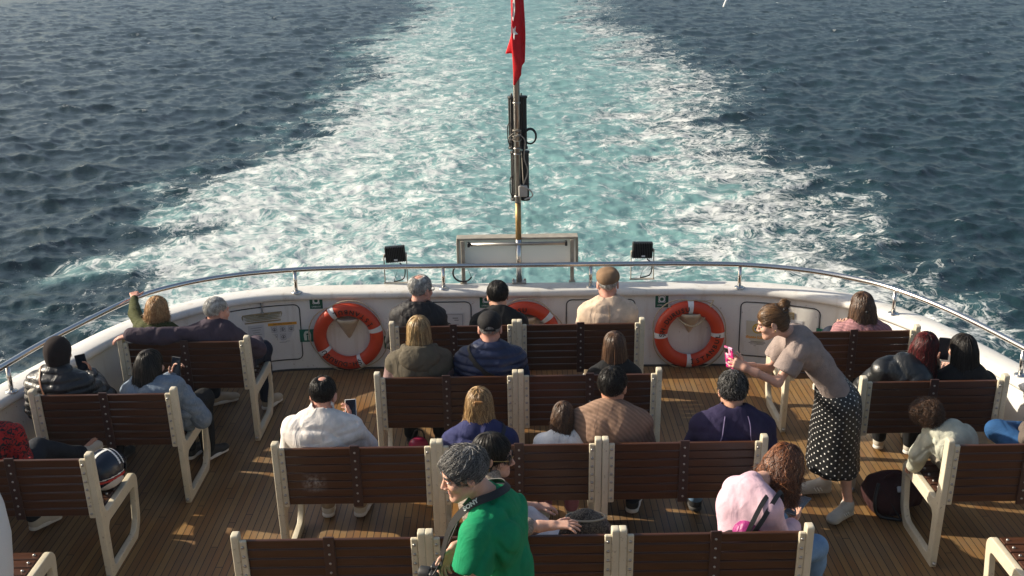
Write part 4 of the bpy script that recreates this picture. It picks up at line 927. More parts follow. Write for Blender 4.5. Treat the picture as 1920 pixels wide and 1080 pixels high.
# ------------------------------------------------------------------ flagpole, flag and fittings behind the rail
PY_=9.735
fp=empty('flagpole',(.04,PY_,.742),'stainless flagpole rising from the bulwark cap with a rusty lower sleeve','flagpole')
Z=lambda z: z-.742
m=MB(); m.tube([(0,0,0),(0,0,Z(1.15))],.0265,16); m.build('lower_pole',MAT['chrome'],fp,True)
m=MB(); m.tube([(0,0,Z(1.15)),(0,0,Z(1.49))],.0262,16); m.build('rusty_sleeve',plain('rusty brass',(.36,.235,.095),.45,.6,.35,9.),fp,True)
m=MB(); m.tube([(0,0,Z(1.49)),(0,0,Z(3.75))],.0285,16); m.lathe([(0,.05),(.03,.04),(.042,.0),(.03,-.03),(0,-.04)],14,(0,0,Z(3.77))); m.build('upper_pole',MAT['steel'],fp,True)
m=MB(); m.box((0,0,.006),(.13,.11,.012),None,.004)
for sx in(-1,1):
    for sy in(-1,1): m.lathe([(0,.012),(.007,.011),(.010,.004),(.011,0)],8,(sx*.052,sy*.04,.012))
m.build('base_plate',MAT['steel'],fp)
for z in(1.55,1.93,1.98,2.38): MB().lathe([(.030,-.008),(.034,-.007),(.034,.007),(.030,.008)],16,(0,0,Z(z))).build('clamp',MAT['steel'],fp,True)
m=MB()
for k in range(5):
    a=np.linspace(0,2*math.pi,16); zc=2.06+.018*k+.02*(k%2); m.tube(np.stack([.036*np.cos(a),.036*np.sin(a),Z(zc)+.014*np.sin(a+k)],-1),.0045,5,False)
m.tube(spline(A((.03,-.02,Z(2.1)),(.07,-.03,Z(2.05)),(.06,-.03,Z(1.9)),(.09,-.03,Z(1.78)),(.05,-.03,Z(1.66))),24),.006,5); m.tube(spline(A((-.03,-.02,Z(2.12)),(-.075,-.03,Z(2.08)),(-.03,-.035,Z(2.06))),12),.004,5)
m.build('halyard',plain('grey cord',(.36,.33,.28),.9),fp,True)
def lampunit(z0,z1,dx,label):
    e=empty('lamp_housing',(.04+dx,PY_+.055,z0),label,'lamp','black lamp housings on the flagpole'); h=z1-z0
    for x in(-.042,.042):
        m=MB(); n=22; a=np.linspace(0,2*math.pi,n,endpoint=False); rr=.037+.0025*((np.arange(n)%2)*2-1); 
        V=np.concatenate([np.stack([x+rr*np.cos(a),rr*np.sin(a),np.full(n,z)],-1) for z in(.02,h-.02)]); i=np.arange(n); j=(i+1)%n; m.add(V,np.stack([i,j,j+n,i+n],-1)); m.build('ribbed_tube',MAT['blackmetal'],e)
        for z in(.0,h-.02):
            c=MB(); c.lathe([(0,0),(.043,0),(.045,.004),(.045,.018),(.042,.022),(0,.022)],18,(x,0,z)); 
            if z>.1: c.lathe([(.008,.0),(.008,.024),(0,.026)],8,(x-.01,0,z+.02))
            c.build('end_cap',MAT['blackmetal'],e,True)
    m=MB(); q=spline(A((-.06,-.02,h*.52),(-.088,-.03,h*.45),(-.085,-.03,h*.15),(-.05,-.02,.03)),20); m.tube(q,.0045,6); m.build('cable',MAT['rubber'],e,True); return e
lampunit(1.965,2.43,.008,'upper ribbed black lamp housing behind the flagpole, just below the flag'); lampunit(1.50,1.945,.022,'lower ribbed black lamp housing on the flagpole above the rusty sleeve')
m=MB()
for k in range(4):
    a=np.linspace(0,2*math.pi,26); m.tube(np.stack([.155+.048*np.cos(a)*(1+.05*k),np.full(26,PY_-.01+.007*k),2.085+.062*np.sin(a)*(1+.04*k)],-1),.0062,6,False)
tag(m.build('cable_coil',MAT['rubber'],None,True),'coil of black cable hanging on the flagpole beside the upper lamp','cable')
m=MB(); m.box((.085,PY_-.02,1.60),(.08,.05,.10),None,.008); m.tube(spline(A((.06,PY_-.05,1.66),(.14,PY_-.05,1.62),(.17,PY_-.04,1.56),(.10,PY_-.05,1.53)),16),.007,6); tag(m.build('junction_box',plain('pale grey plastic',(.48,.46,.42),.5)),'pale junction box with loose cable low on the flagpole','junction box')
# flag
def flag():
    fr=A((-.05,.030,2.80),(.018,-.012,2.78),(.010,-.050,2.545),(.045,-.060,2.575),(.082,-.055,2.625),(.088,-.020,2.645),(.100,-.010,2.70),(.122,-.002,2.735),(.112,.030,2.83))
    cols=spline(fr,49); nz=40; zt=3.62; V=[]
    t=np.linspace(0,1,nz)
    for k,c in enumerate(cols):
        z=c[2]+(zt-c[2])*t; u=k/(len(cols)-1)
        w_=np.clip((z-2.80)/.22,0,1) if k<8 else 0*z
        x=c[0]*(1-w_*(1-k/8. if k<8 else 0))+.016*(w_*(1-k/8. if k<8 else 0))
        x=x+.006*np.sin(z*9+u*7)*(1-t*.5)-.02*t*(u-.4); y=c[1]+.010*np.sin(z*13+u*11)
        V.append(np.stack([x,y,z],-1))
    V=np.array(V); n=len(cols); W=V.reshape(-1,3); i=np.arange(n-1)[:,None]*nz; j=np.arange(nz-1)[None]
    e=empty('flag',(.04,PY_,2.55),'red flag with white star and crescent hanging limp down the flagpole','flag'); B=A(.04,PY_,2.55)
    W=W+A(0,PY_,0)-B
    o=mesh_np('cloth',W,np.stack([i+j,i+nz+j,i+nz+j+1,i+j+1],-1).reshape(-1,4),fabric('red flag cloth',(.62,.012,.020),.7,fold=.25),e)
    md=o.modifiers.new('thickness','SOLIDIFY'); md.thickness=.0015
    G=V[12:26].reshape(-1,3)
    def front(x,z):
        d=np.hypot(G[:,0]-x,G[:,2]-z); k=np.argsort(d)[:4]; return np.min(G[k,1])-.006
    def patch(name,pts):
        pts=[(max(x,.013+.002*math.sin(9*z)),z) for x,z in pts]; q=np.array([A(x,front(x,z)+PY_,z) for x,z in pts])-B; m=MB(); c=q.mean(0); n_=len(q); m.add(np.concatenate([q,[c]]),np.stack([np.arange(n_),(np.arange(n_)+1)%n_,np.full(n_,n_)],-1)); ob=m.build(name,plain('white flag print',(.80,.79,.78),.7),e); sm=ob.modifiers.new('thickness','SOLIDIFY'); sm.thickness=.002
    st=[]
    for k in range(10):
        r_=.062 if k%2==0 else .025; a=R(-14+36*k); st.append((.024+r_*.62*math.cos(a),2.985+r_*math.sin(a)))
    patch('star',st)
    cr=[]
    for t in np.linspace(-70,70,14): cr.append((.012+.024*math.cos(R(t))*1.1,3.20+.13*math.sin(R(t))))
    for t in np.linspace(70,-70,14): cr.append((.012+.008*math.cos(R(t)),3.215+.115*math.sin(R(t))))
    patch('crescent',cr)
flag()
# name-board box seen from behind
nb_=empty('name_board',(.028,PY_+.05,.742),'back of a white name board box on two posts behind the flagpole','board')
MAT['board']=plain('grey white panel',(.78,.77,.75),.5,0,.10,6.); MAT['alu']=plain('weathered frame',(.40,.36,.29),.5,.2,.2,14.)
mt,nt,b=newmat('translucent white acrylic'); b.inputs['Base Color'].default_value=(.78,.77,.75,1); b.inputs['Roughness'].default_value=.35
tl=N(nt,'ShaderNodeBsdfTranslucent'); tl.inputs[0].default_value=(.80,.78,.74,1); mx=nt.nodes.new('ShaderNodeMixShader'); mx.inputs[0].default_value=.62; L(nt,b.outputs[0],mx.inputs[1]); L(nt,tl.outputs[0],mx.inputs[2]); L(nt,mx.outputs[0],nt.nodes['Material Output'].inputs[0])
m=MB(); m.poly([(-.53,-.028,.178),(.53,-.028,.178),(.53,-.028,.402),(-.53,-.028,.402)]); m.build('panel',mt,nb_)
m=MB(); m.box((0,.02,.170),(1.06,.10,.014),None,.002); m.build('bottom_rail',MAT['alu'],nb_)
m=MB(); m.box((0,.02,.412),(1.10,.13,.018),None,.003); m.box((-.541,.02,.29),(.022,.12,.225),None,.003); m.box((.541,.02,.29),(.022,.12,.225),None,.003); m.build('frame',MAT['alu'],nb_)
for x in(-.495,.495):
    m=MB(); m.box((x,-.048,.20),(.034,.026,.40),None,.003); m.box((x,-.048,.003),(.06,.05,.006)); m.build('post',MAT['alu'],nb_)
m=MB(); m.tube([(-.43,-.062,.368),(.43,-.062,.368)],.016,12); m.build('cross_bar',MAT['steel'],nb_,True)
m=MB(); 
for x in(-.44,.44): m.box((x,-.060,.368),(.022,.05,.042),None,.004)
m.build('bar_bracket',MAT['blackmetal'],nb_)
m=MB(); a=np.linspace(R(70),R(330),26); m.tube(np.stack([-.50+.085*np.cos(a)*1.05,np.full(26,-.07),.105+.085*np.sin(a)],-1),.008,8); m.build('cable',MAT['rubber'],nb_,True)
def flood(x,label,tilt):
    e=empty('floodlight',(x,PY_+.03,.742),label,'floodlight','black floodlights on the bulwark cap')
    m=MB(); Rm=roty(tilt); c=A(0,.02,.275); m.box(c,(.185,.045,.150),Rm,.006)
    for k in range(11): m.box(c+Rm@A(-.08+.016*k,-.034,0),(.005,.028,.14),Rm)
    m.build('housing',MAT['blackmetal'],e); 
    m=MB(); m.box(c+Rm@A(.005,-.052,-.045),(.032,.006,.014),Rm); m.build('rating_plate',MAT['tape'],e)
    m=MB(); m.box((0,-.0,.004),(.225,.035,.008)); m.box((-.103,0,.125),(.007,.028,.235)); m.box((.103,0,.14),(.007,.028,.265)); m.lathe([(0,.012),(.016,.01),(.018,0)],10,(0,0,0),None) if False else None; m.box((-.1,.0,.26),(.014,.04,.03),None,.004); m.box((.1,.0,.275),(.014,.04,.03),None,.004); m.build('bracket',MAT['alu'],e)
    m=MB(); m.tube(spline(A((.04,-.02,.20),(.085,-.02,.15),(.075,-.02,.06),(.03,-.015,.03),(-.02,-.01,.02)),22),.006,6); m.build('cable',MAT['rubber'],e,True)
flood(-1.085,'floodlight on the cap beside the grey haired man with glasses, slightly tilted',-.07); flood(1.165,'floodlight on the cap near the man in the flat cap',.02)
# gull just entering the picture
def gull():
    e=empty('seagull',(4.05,20.2,2.95),'white seagull flying over the wake, only a wing tip in view','gull')
    b=[ell((0,0,0),(.075,.20,.075),k=.04),ell((0,.2,.03),(.045,.055,.045),k=.04),cap((0,.24,.03),(0,.29,.02),.014,.006,k=.01),cap((0,-.16,0),(0,-.30,.0),.05,.03,k=.04)]
    for x,tip in((-1,(-.345,-.19,-.57)),(1,(.62,-.15,.25))):
        a=A(x*.04,.02,.02); m_=A(x*.25,.05,.08) if x>0 else A(-.17,.03,-.20); t=A(*tip)
        for q in range(3):
            o_=A(0,-.05*q,0); b.append(cap(a+o_,m_+o_*1.1,.02,.018,k=.03)); b.append(cap(m_+o_*1.1,t+o_*.5*(1 if q<2 else .2),.018,.008,k=.03))
    V,F=nets(b,.011); mesh_np('body',V,F,plain('white feathers',(.78,.77,.75),.7,0,.06,14.),e)
gull()
# white rounded ventilator at the edge of the picture
e=empty('ventilator',(-1.995,3.3,0),'smooth white rounded ventilator cut off by the picture edge','ventilator')
m=MB(); m.lathe([(.20,0),(.20,1.30),(.22,1.55),(.255,1.78),(.268,1.92),(.262,2.03),(.235,2.16),(.19,2.26),(.10,2.33),(0,2.35)],40); m.build('cowl',plain('clean white paint',(.78,.78,.78),.35,0,.04,3.),e,True)
m=MB(); m.lathe([(.20,.0),(.25,.0),(.25,.03),(.205,.035)],40); m.build('base_flange',MAT['paint'],e,True)
# ------------------------------------------------------------------ benches
def curve_plate(outer,holes,thick,bev):
    """flat plate (y,z) outline with holes, rounded edges, centred on x=0"""
    c=bpy.data.curves.new('plate','CURVE'); c.dimensions='2D'; c.fill_mode='BOTH'; c.extrude=thick/2-bev; c.bevel_depth=bev; c.bevel_resolution=2; c.offset=-bev
    for pts in [outer]+holes:
        s=c.splines.new('POLY'); s.points.add(len(pts)-1); s.use_cyclic_u=True
        for p,q in zip(s.points,pts): p.co=(q[0],q[1],0,1)
    o=bpy.data.objects.new('plate',c); COL.objects.link(o); dg=bpy.context.evaluated_depsgraph_get(); me=bpy.data.meshes.new_from_object(o.evaluated_get(dg))
    V=np.array([v.co[:] for v in me.vertices]); F={}
    for p in me.polygons: F.setdefault(len(p.vertices),[]).append(list(p.vertices))
    COL.objects.unlink(o); bpy.data.objects.remove(o); bpy.data.curves.remove(c); bpy.data.meshes.remove(me)
    return np.stack([V[:,2],V[:,0],V[:,1]],-1),[np.array(f) for f in F.values()]
def fillet(pts,rad,n=5):
    pts=[A(*p) for p in pts]; out=[]
    for i,p in enumerate(pts):
        a=pts[i-1]; b=pts[(i+1)%len(pts)]; r=rad[i] if isinstance(rad,(list,tuple)) else rad
        if r<=0: out.append(p); continue
        da=unit(a-p); db=unit(b-p); t=min(r,np.linalg.norm(a-p)*.45,np.linalg.norm(b-p)*.45); s0=p+da*t; s1=p+db*t
        for k in np.linspace(0,1,n): out.append((1-k)**2*s0+2*k*(1-k)*p+k*k*s1)
    return out
HS,LEAN=.907,-.070
ly=lambda z: LEAN*z/HS           # the backrest leans this way with height
_B=MB().lathe([(.0095,-.002),(.0088,.004),(.005,.007),(0,.008)],8); BOLT=_B.build('bolt',MAT['steel'],None,True).data
bpy.data.objects.remove(bpy.data.objects['bolt'])
def bolt(c,M,parent,k=1.):
    o=bpy.data.objects.new('bolt',BOLT); COL.objects.link(o); o.parent=parent
    X=Matrix.Identity(4) if M is None else Matrix([list(r_)+[0] for r_ in M]+[[0,0,0,1]]); o.matrix_local=Matrix.Translation(c)@X@Matrix.Scale(k,4); return o
def make_bench():
    root=empty('bench',(0,0,0),'','bench')
    outer=fillet([(-.034,0),(ly(.907)-.034,.907),(ly(.907)+.030,.907),(ly(.52)+.034,.52),(.02,.452),(.545,.452),(.590,.40),(.560,.10),(.470,0)],[.005,.022,.022,.05,.04,.035,.03,.06,.02])
    hole=fillet([(.034,.060),(.445,.060),(.500,.125),(.528,.365),(.05,.372),(.022,.34)],[.03,.04,.05,.045,.03,.03])
    for x in(-1,1):
        V,F=curve_plate(outer,[hole],.040,.006); fr=mesh_np('end_frame',V+A(x*.4825,0,0),F,MAT['cream'],root,True); autosmooth(fr,35)
        m=MB(); ax=math.atan2(LEAN,HS)
        for z0,z1 in((.455,.872),): 
            zc=(z0+z1)/2; m.box((x*.4445,ly(zc)-.020,zc),(.036,.022,z1-z0),rotx(-ax),.005)
        m.build('flange',MAT['cream'],fr)
        for k in range(7):
            z=.488+.0575*k; bolt((x*.4445,ly(z)-.031,z),rotx(math.pi/2-ax),fr)
        for k in range(6): bolt((x*.425,.075+.083*k,.4585),None,fr)
        bolt((x*.4825,-.046,.03),rotx(math.pi/2),fr,1.5)
    m=MB(); ax=math.atan2(LEAN,HS)
    for k in range(7):
        z=.488+.0575*k; m.box((0,ly(z)+.003,z),(.916,.020,.0525),rotx(-ax),.0035)
    m.build('backrest',MAT['slat'],root)
    m=MB()
    for k in range(6): m.box((0,.075+.083*k,.444),(.916,.072,.022),None,.0035)
    m.build('seat',MAT['slat'],root)
    m=MB(); zc=.663; m.box((0,ly(zc)-.0135,zc),(.058,.012,.435),rotx(-ax),.002); s=m.build('back_strap',MAT['strapwood'],root)
    for k in range(7):
        z=.488+.0575*k; bolt((0,ly(z)-.0195,z),rotx(math.pi/2-ax),s,.78)
    m=MB(); m.box((0,.285,.426),(.05,.46,.012),None,.002); m.build('seat_strap',MAT['strapwood'],root)
    return root
ROW={'B':8.351,'C':7.319,'D':6.238,'E':5.182,'1':8.091,'2':7.110,'3':6.142,'4':5.172}
BN=[('B',-.491,'empty-ended bench of the farthest middle pair, under the grey haired man with glasses'),('B',.513,'bench of the farthest middle pair, under the man in the beige jacket and flat cap'),
('C',-.491,'bench whose sitters wear an olive vest and a navy puffer vest'),('C',.515,'bench under the long haired woman in a black top, behind the capped man'),
('D',-.992,'bench with a chalky scuff on its backrest, under the man in the white sweater'),('D',.009,'bench under the fair haired woman in navy hoodie and the girl in white'),('D',1.017,'bench under the man in the navy fleece'),
('E',-.987,'nearest empty bench of the middle block, all of its backrest in view'),('E',.017,'bench partly hidden by the man in the green T-shirt'),('E',1.022,'bench under the woman in the pink top looking at her phone'),
('1',-2.541,'bench with a grey haired man stretching his arm along its top'),('2',-2.823,'bench under the hooded person in black and the woman in a denim jacket'),('3',-3.054,'bench with a motorcycle helmet on its seat'),('4',-3.225,'bench next to the white ventilator, only a seat corner in view'),
('1',2.586,'bench under the woman in a pink jumper beside the starboard rail'),('2',2.847,'bench under the two women sharing a phone, one with red hair'),('3',3.074,'bench with a curly haired child leaning on its end frame'),('4',3.240,'bench with only its end frame and seat slats in view near the picture corner')]
proto=make_bench(); BENCH={}
for i,(r_,x,lab) in enumerate(BN):
    o=proto if i==0 else copy_tree(proto); o.location=(x,ROW[r_],0); o['label']=lab; o['group']='slatted benches on the stern deck'; BENCH[(r_,round(x,2))]=o

bk=[c for c in BENCH[('D',-.99)].children if c.name.startswith('backrest')][0]; bk.data=bk.data.copy(); bk.data.materials[0]=m_slat(True)
# ------------------------------------------------------------------ the passengers
HM=dict(pepper=hairmat('dark greying hair',(.013,.012,.012),(.17,.165,.16)),black=hairmat('black hair',(.010,.008,.007),(.040,.034,.030)),dkbrown=hairmat('dark brown hair',(.022,.012,.008),(.075,.042,.026)),brown=hairmat('brown hair',(.055,.027,.014),(.16,.082,.042)),
 auburn=hairmat('auburn hair',(.085,.028,.011),(.34,.125,.045)),burg=hairmat('burgundy hair',(.020,.005,.005),(.17,.018,.020)),blond=hairmat('blond hair',(.24,.145,.06),(.56,.40,.20)),dirty=hairmat('dark blond hair',(.20,.11,.042),(.56,.37,.17)),
 grey=hairmat('grey hair',(.22,.21,.20),(.52,.50,.47)),white=hairmat('white hair',(.34,.33,.31),(.66,.65,.62)),salt=hairmat('salt and pepper hair',(.075,.071,.067),(.46,.44,.41)),ginger=hairmat('ginger blond hair',(.32,.16,.06),(.64,.42,.21)),light=hairmat('light brown hair',(.09,.045,.020),(.27,.15,.065)))
FB=lambda n,c,**k: fabric(n,c,**k)
jeans=FB('dark jeans',(.016,.020,.034),fold=.3); navy=FB('navy trousers',(.012,.016,.032)); blk=FB('black trousers',(.011,.011,.012)); khaki=FB('sand trousers',(.28,.22,.15)); ltj=FB('light blue jeans',(.16,.27,.42),fold=.3); blj=FB('blue jeans',(.020,.075,.19),fold=.4); wht=FB('white trousers',(.62,.61,.62))
shw=plain('off white shoe',(.52,.48,.40),.7); shk=plain('black shoe',(.014,.014,.015),.6); sol=plain('white sole',(.66,.64,.60),.6); solk=plain('dark sole',(.05,.045,.04),.7); shs=plain('sand sneaker',(.36,.31,.23),.75)
black_fab=FB('black cotton',(.012,.012,.013)); black_jkt=FB('black anorak',(.018,.016,.018),fold=.55,rough=.6)
short=lambda mat,**k: dict(dict(kind='short',mat=mat,n=520,steps=4,step=.011,rad=.0034,gw=.25,lift=.002,messy=.3),**k)
long_=lambda mat,**k: dict(dict(kind='long',mat=mat,n=620,steps=18,step=.022,rad=.0042,gw=.55,lift=.003,messy=.12,zmin=-.0),**k)
def hips(r,x,dy=.165,z=.56): return (x,ROW[r]+dy,z)
def top(mat,**k): return dict(mat=mat,**k)
def bot(mat,**k): return dict(mat=mat,**k)
def child(prims,name,mat,root,vox=.006,disp=None,smooth=True): V,F=nets(prims,vox,disp); return mesh_np(name,V,F,mat,root,smooth)

# row against the stern wall
r,J=person('grey haired man in black hooded jacket and brown glasses, facing the water',hips('B',-.74),(-.753,8.47,1.105),hyaw=-.75,tyaw=-.12,skin=SK['pink'],top=top(black_jkt,t=.022,hood=1.0,collar=.03,fold=.006),bottom=bot(blk),shoes=(shk,solk),
 hair=short(HM['white'],bald=(0,-.035,.128,.040,.046),nape=.006,vol=.002,messy=.35))
T=J['T']; m=MB()
for x in(-1,1):
    a=np.linspace(0,2*math.pi,18); m.tube(np.array([T(x*.032+.021*math.cos(q),.098,.002+.017*math.sin(q)) for q in a]),.0024,6,False); m.tube([T(x*.053,.097,.006),T(x*.079,.06,.008),T(x*.082,-.005,.004)],.0024,6)
m.tube([T(-.012,.1,.004),T(.012,.1,.004)],.0022,6); m.build('glasses',plain('tortoiseshell',(.12,.045,.012),.3),r,True)
r,J=person('man with short dark hair in a black T-shirt, bare neck, by the hidden lifebuoy',hips('B',-.105),(-.14,8.50,1.03),hyaw=.12,hpitch=-.28,skin=SK['mid'],top=top(black_fab,t=.012,sleeve=.75,st=.012,band=(black_fab,-.004),name='t_shirt'),bottom=bot(navy),shoes=(shk,solk),hair=short(HM['black'],vol=.006,nape=.012,messy=.25,n=600))
r,J=person('elderly man in a tan flat cap and beige jacket, back to us',hips('B',.755),(.743,8.47,1.125),hpitch=-.05,s=1.03,skin=SK['pink'],top=top(FB('beige jacket',(.66,.50,.37),fold=.45),t=.022,collar=.034,fold=.005,name='jacket'),bottom=bot(khaki),shoes=(shw,sol),hair=short(HM['white'],nape=.0,vol=-.004,n=200,zmin=-.08,steps=2))
T=J['T']; Rh=J['Rh']; f1=sines(5,55,.0025)
cp=child([ell(T(0,-.01,.066),A(.094,.114,.076),Rh@rotx(.1),k=.02),ell(T(0,.055,.062),A(.080,.075,.026),Rh@rotx(-.15),k=.03),slab(T(0,-.02,-.045),A(.2,.3,.075),Rh@rotx(.16),.004,.006,'-')],'flat_cap',FB('tan cap cloth',(.23,.145,.085),rough=.9,weave=.3),r,.006,f1)
child([ell(T(0,.115,.040),A(.066,.050,.010),Rh@rotx(-.25))],'cap_brim',cp.data.materials[0],cp,.005)

for pts in ([J['nb']+A(0,-.09,-.01),J['ch']+A(0,-.2,-.0),J['rib']+A(0,-.2,.02)],):
    strap('back_seam',pts,.005,.003,FB('beige seam',(.42,.31,.22)),r,J['ch'],J['top'])
# second middle row
r,J=person('fair haired woman in olive hooded vest over mauve sleeves',hips('C',-.69),(-.690,7.45,1.125),fem=True,tyaw=.05,skin=SK['fair'],sw=.165,top=top(FB('olive vest',(.105,.088,.062),fold=.55),sleevemat=FB('mauve sleeve',(.26,.17,.165),fold=.5),t=.030,hood=1.12,collar=.02,fold=.006,name='hooded_vest'),bottom=bot(blk),shoes=(shk,solk),
 hair=long_(HM['blond'],len=.135,r=.036,back=.0,n=520,steps=13,step=.018,w=.8))
child([cap(J['T'](-.075,-.03,-.135),J['T'](.0,-.075,-.150),.030,k=.02),cap(J['T'](.075,-.03,-.135),J['T'](.0,-.075,-.150),.030,k=.02)],'inner_hood',FB('mauve hood',(.30,.20,.19),fold=.6),r,.008,sines(3,50,.004))
r,J=person('man in black baseball cap and navy quilted vest with a black shoulder strap',hips('C',-.185),(-.183,7.44,1.145),skin=SK['pink'],sw=.178,g=1.05,top=top(FB('navy puffer',(.013,.021,.062),rough=.5,fold=.4,spec=.4),sleevemat=FB('navy sleeve',(.012,.020,.055),fold=.4),t=.026,quilt=(.052,.015),collar=.045,fold=.003,vox=.0085,name='quilted_vest'),bottom=bot(jeans),shoes=(shk,sol),hair=short(HM['grey'],nape=.006,vol=-.004,n=220,zmin=-.08))
T=J['T'];Rh=J['Rh']; capm=FB('black cap cloth',(.014,.013,.014),rough=.8)
cp=child([ell(T(0,-.010,.055),A(.088,.110,.080),Rh,k=.012),slab(T(0,-.02,-.055),A(.2,.3,.070),Rh@rotx(.04),.004,.006,'-'),ell(T(0,-.125,.020),A(.034,.05,.026),Rh,k=.004,op='-')],'baseball_cap',capm,r,.0055)
child([slab(T(0,.135,.022),A(.075,.065,.008),Rh@rotx(-.12),.006)],'cap_brim',capm,cp,.0045); child([cap(T(-.036,-.108,.018),T(.036,-.108,.018),.008)],'cap_strap',capm,cp,.004)
m=MB(); a=np.linspace(0,2*math.pi,28); m.tube(np.stack([J['nb'][0]+.068*np.cos(a),J['nb'][1]+.004+.066*np.sin(a),J['nb'][2]+.052+.006*np.sin(a)],-1),.006,6,False); m.build('collar_trim',MAT['white'],r,True)
q=J; strap('shoulder_strap',[q['sh'][-1]+A(.08,.02,.075),q['sh'][-1]+A(.09,-.09,.02),q['ch']+A(-.015,-.155,-.03),q['rib']+A(.10,-.155,.04),q['hip']+A(.17,-.10,.10)],.036,.006,MAT['rubber'],r,q['ch'],q['top'])
r,J=person('woman with very long straight brown hair in a black top',hips('C',.725),(.706,7.44,.99),fem=True,s=.95,skin=SK['fair'],top=top(black_fab,t=.014),bottom=bot(blk),shoes=(shk,solk),hair=long_(HM['brown'],len=.34,w=1.5,r=.042,back=.035,n=720,steps=20,step=.024))

# third middle row
PH={}
r,J=person('balding dark haired man in a white high-collared sweater looking at his phone',hips('D',-1.20),(-1.205,6.38,1.115),hyaw=-.18,hpitch=-.22,skin=SK['pink'],sw=.182,arms={-1:((-1.46,6.46,.66),(-1.24,6.66,.70)),1:((-.965,6.50,.70),(-1.075,6.63,.80))},hands={1:dict(d=(-.15,.6,.55),pn=(-.8,-.2,-.1),curl=.5)},
 top=top(FB('white sweater',(.74,.69,.65),fold=.5),t=.024,collar=.062,fold=.006,name='sweater'),bottom=bot(khaki),shoes=(shw,sol),hair=short(HM['black'],bald=(.0,-.045,.128,.030,.040),nape=.012,vol=0.,n=620))
strap('yoke_seam',[J['ch']+A(-.17,-.20,-.03),J['ch']+A(-.08,-.25,-.045),J['ch']+A(.08,-.25,-.045),J['ch']+A(.17,-.20,-.03)],.004,.003,FB('white seam',(.45,.42,.40)),r,J['ch'],J['top'])
r,J=person('fair haired woman in a navy hoodie, hair clipped at the back',hips('D',-.21),(-.235,6.39,1.02),fem=True,hpitch=-.2,skin=SK['fair'],sw=.165,top=top(FB('navy hoodie',(.030,.034,.105),fold=.5),t=.024,fold=.006,name='hoodie'),bottom=bot(blk),shoes=(shw,sol),hair=long_(HM['dirty'],len=.19,r=.040,back=.01,w=1.15,n=640,steps=14,step=.02,messy=.25,wave=.5))
q=J; strap('shoulder_strap',[q['sh'][1]+A(-.085,.06,.06),q['sh'][1]+A(-.08,-.05,.045),q['ch']+A(.06,-.16,-.02),q['rib']+A(.045,-.165,.02)],.032,.006,FB('dark grey strap',(.03,.035,.05)),r,q['ch'],q['top'])
child([cap(J['T'](-.02,-.125,.05),J['T'](.02,-.125,.05),.010)],'hair_clip',plain('tan clip',(.30,.15,.05),.3),r,.004)
r,J=person('little girl in a white blouse with long brown hair twisted back',hips('D',.27,.155,.54),(.290,6.38,.945),fem=True,s=.80,hpitch=-.1,hyaw=-.15,skin=SK['fair'],top=top(FB('white blouse',(.80,.79,.77),fold=.6),t=.016,sleeve=.55,st=.014,fold=.006,name='blouse'),bottom=bot(FB('pink leggings',(.38,.16,.2))),shoes=(shw,sol),hair=long_(HM['brown'],len=.27,r=.046,back=.03,w=1.0,n=520,steps=15,step=.02,messy=.3,wave=1.0))
r,J=person('man with cropped black hair in a ribbed brown sweater',hips('D',.625),(.603,6.41,1.13),hyaw=-.42,tyaw=-.1,s=1.03,g=1.08,skin=SK['tan'],sw=.185,top=top(FB('ribbed brown sweater',(.28,.175,.122),rib=15,fold=.35),t=.020,fold=.005,band=(FB('brown rib',(.20,.105,.065)),.004),name='sweater'),bottom=bot(jeans),shoes=(shk,sol),hair=short(HM['black'],nape=.002,vol=.004,n=620,step=.010,lift=.004))
r,J=person('man with curly greying hair in a navy fleece, being photographed',hips('D',1.33),(1.346,6.38,1.10),g=1.16,s=1.02,hpitch=-.12,skin=SK['mid'],sw=.192,top=top(FB('navy fleece',(.028,.022,.058),fold=.35,rough=.95),t=.020,collar=.02,fold=.005,name='fleece'),bottom=bot(ltj),shoes=(shk,solk),hair=short(HM['pepper'],nape=.014,vol=.009,n=800,curl=.8,step=.008,steps=5,bumps=.004,bfreq=160))
for x in(-1,1): strap('piping',[J['nb']+A(x*.05,-.075,-.005),J['ch']+A(x*.10,-.145,.0),J['ch']+A(x*.165,-.125,-.10)],.006,.004,FB('violet piping',(.16,.13,.24)),r,J['ch'],J['top'])

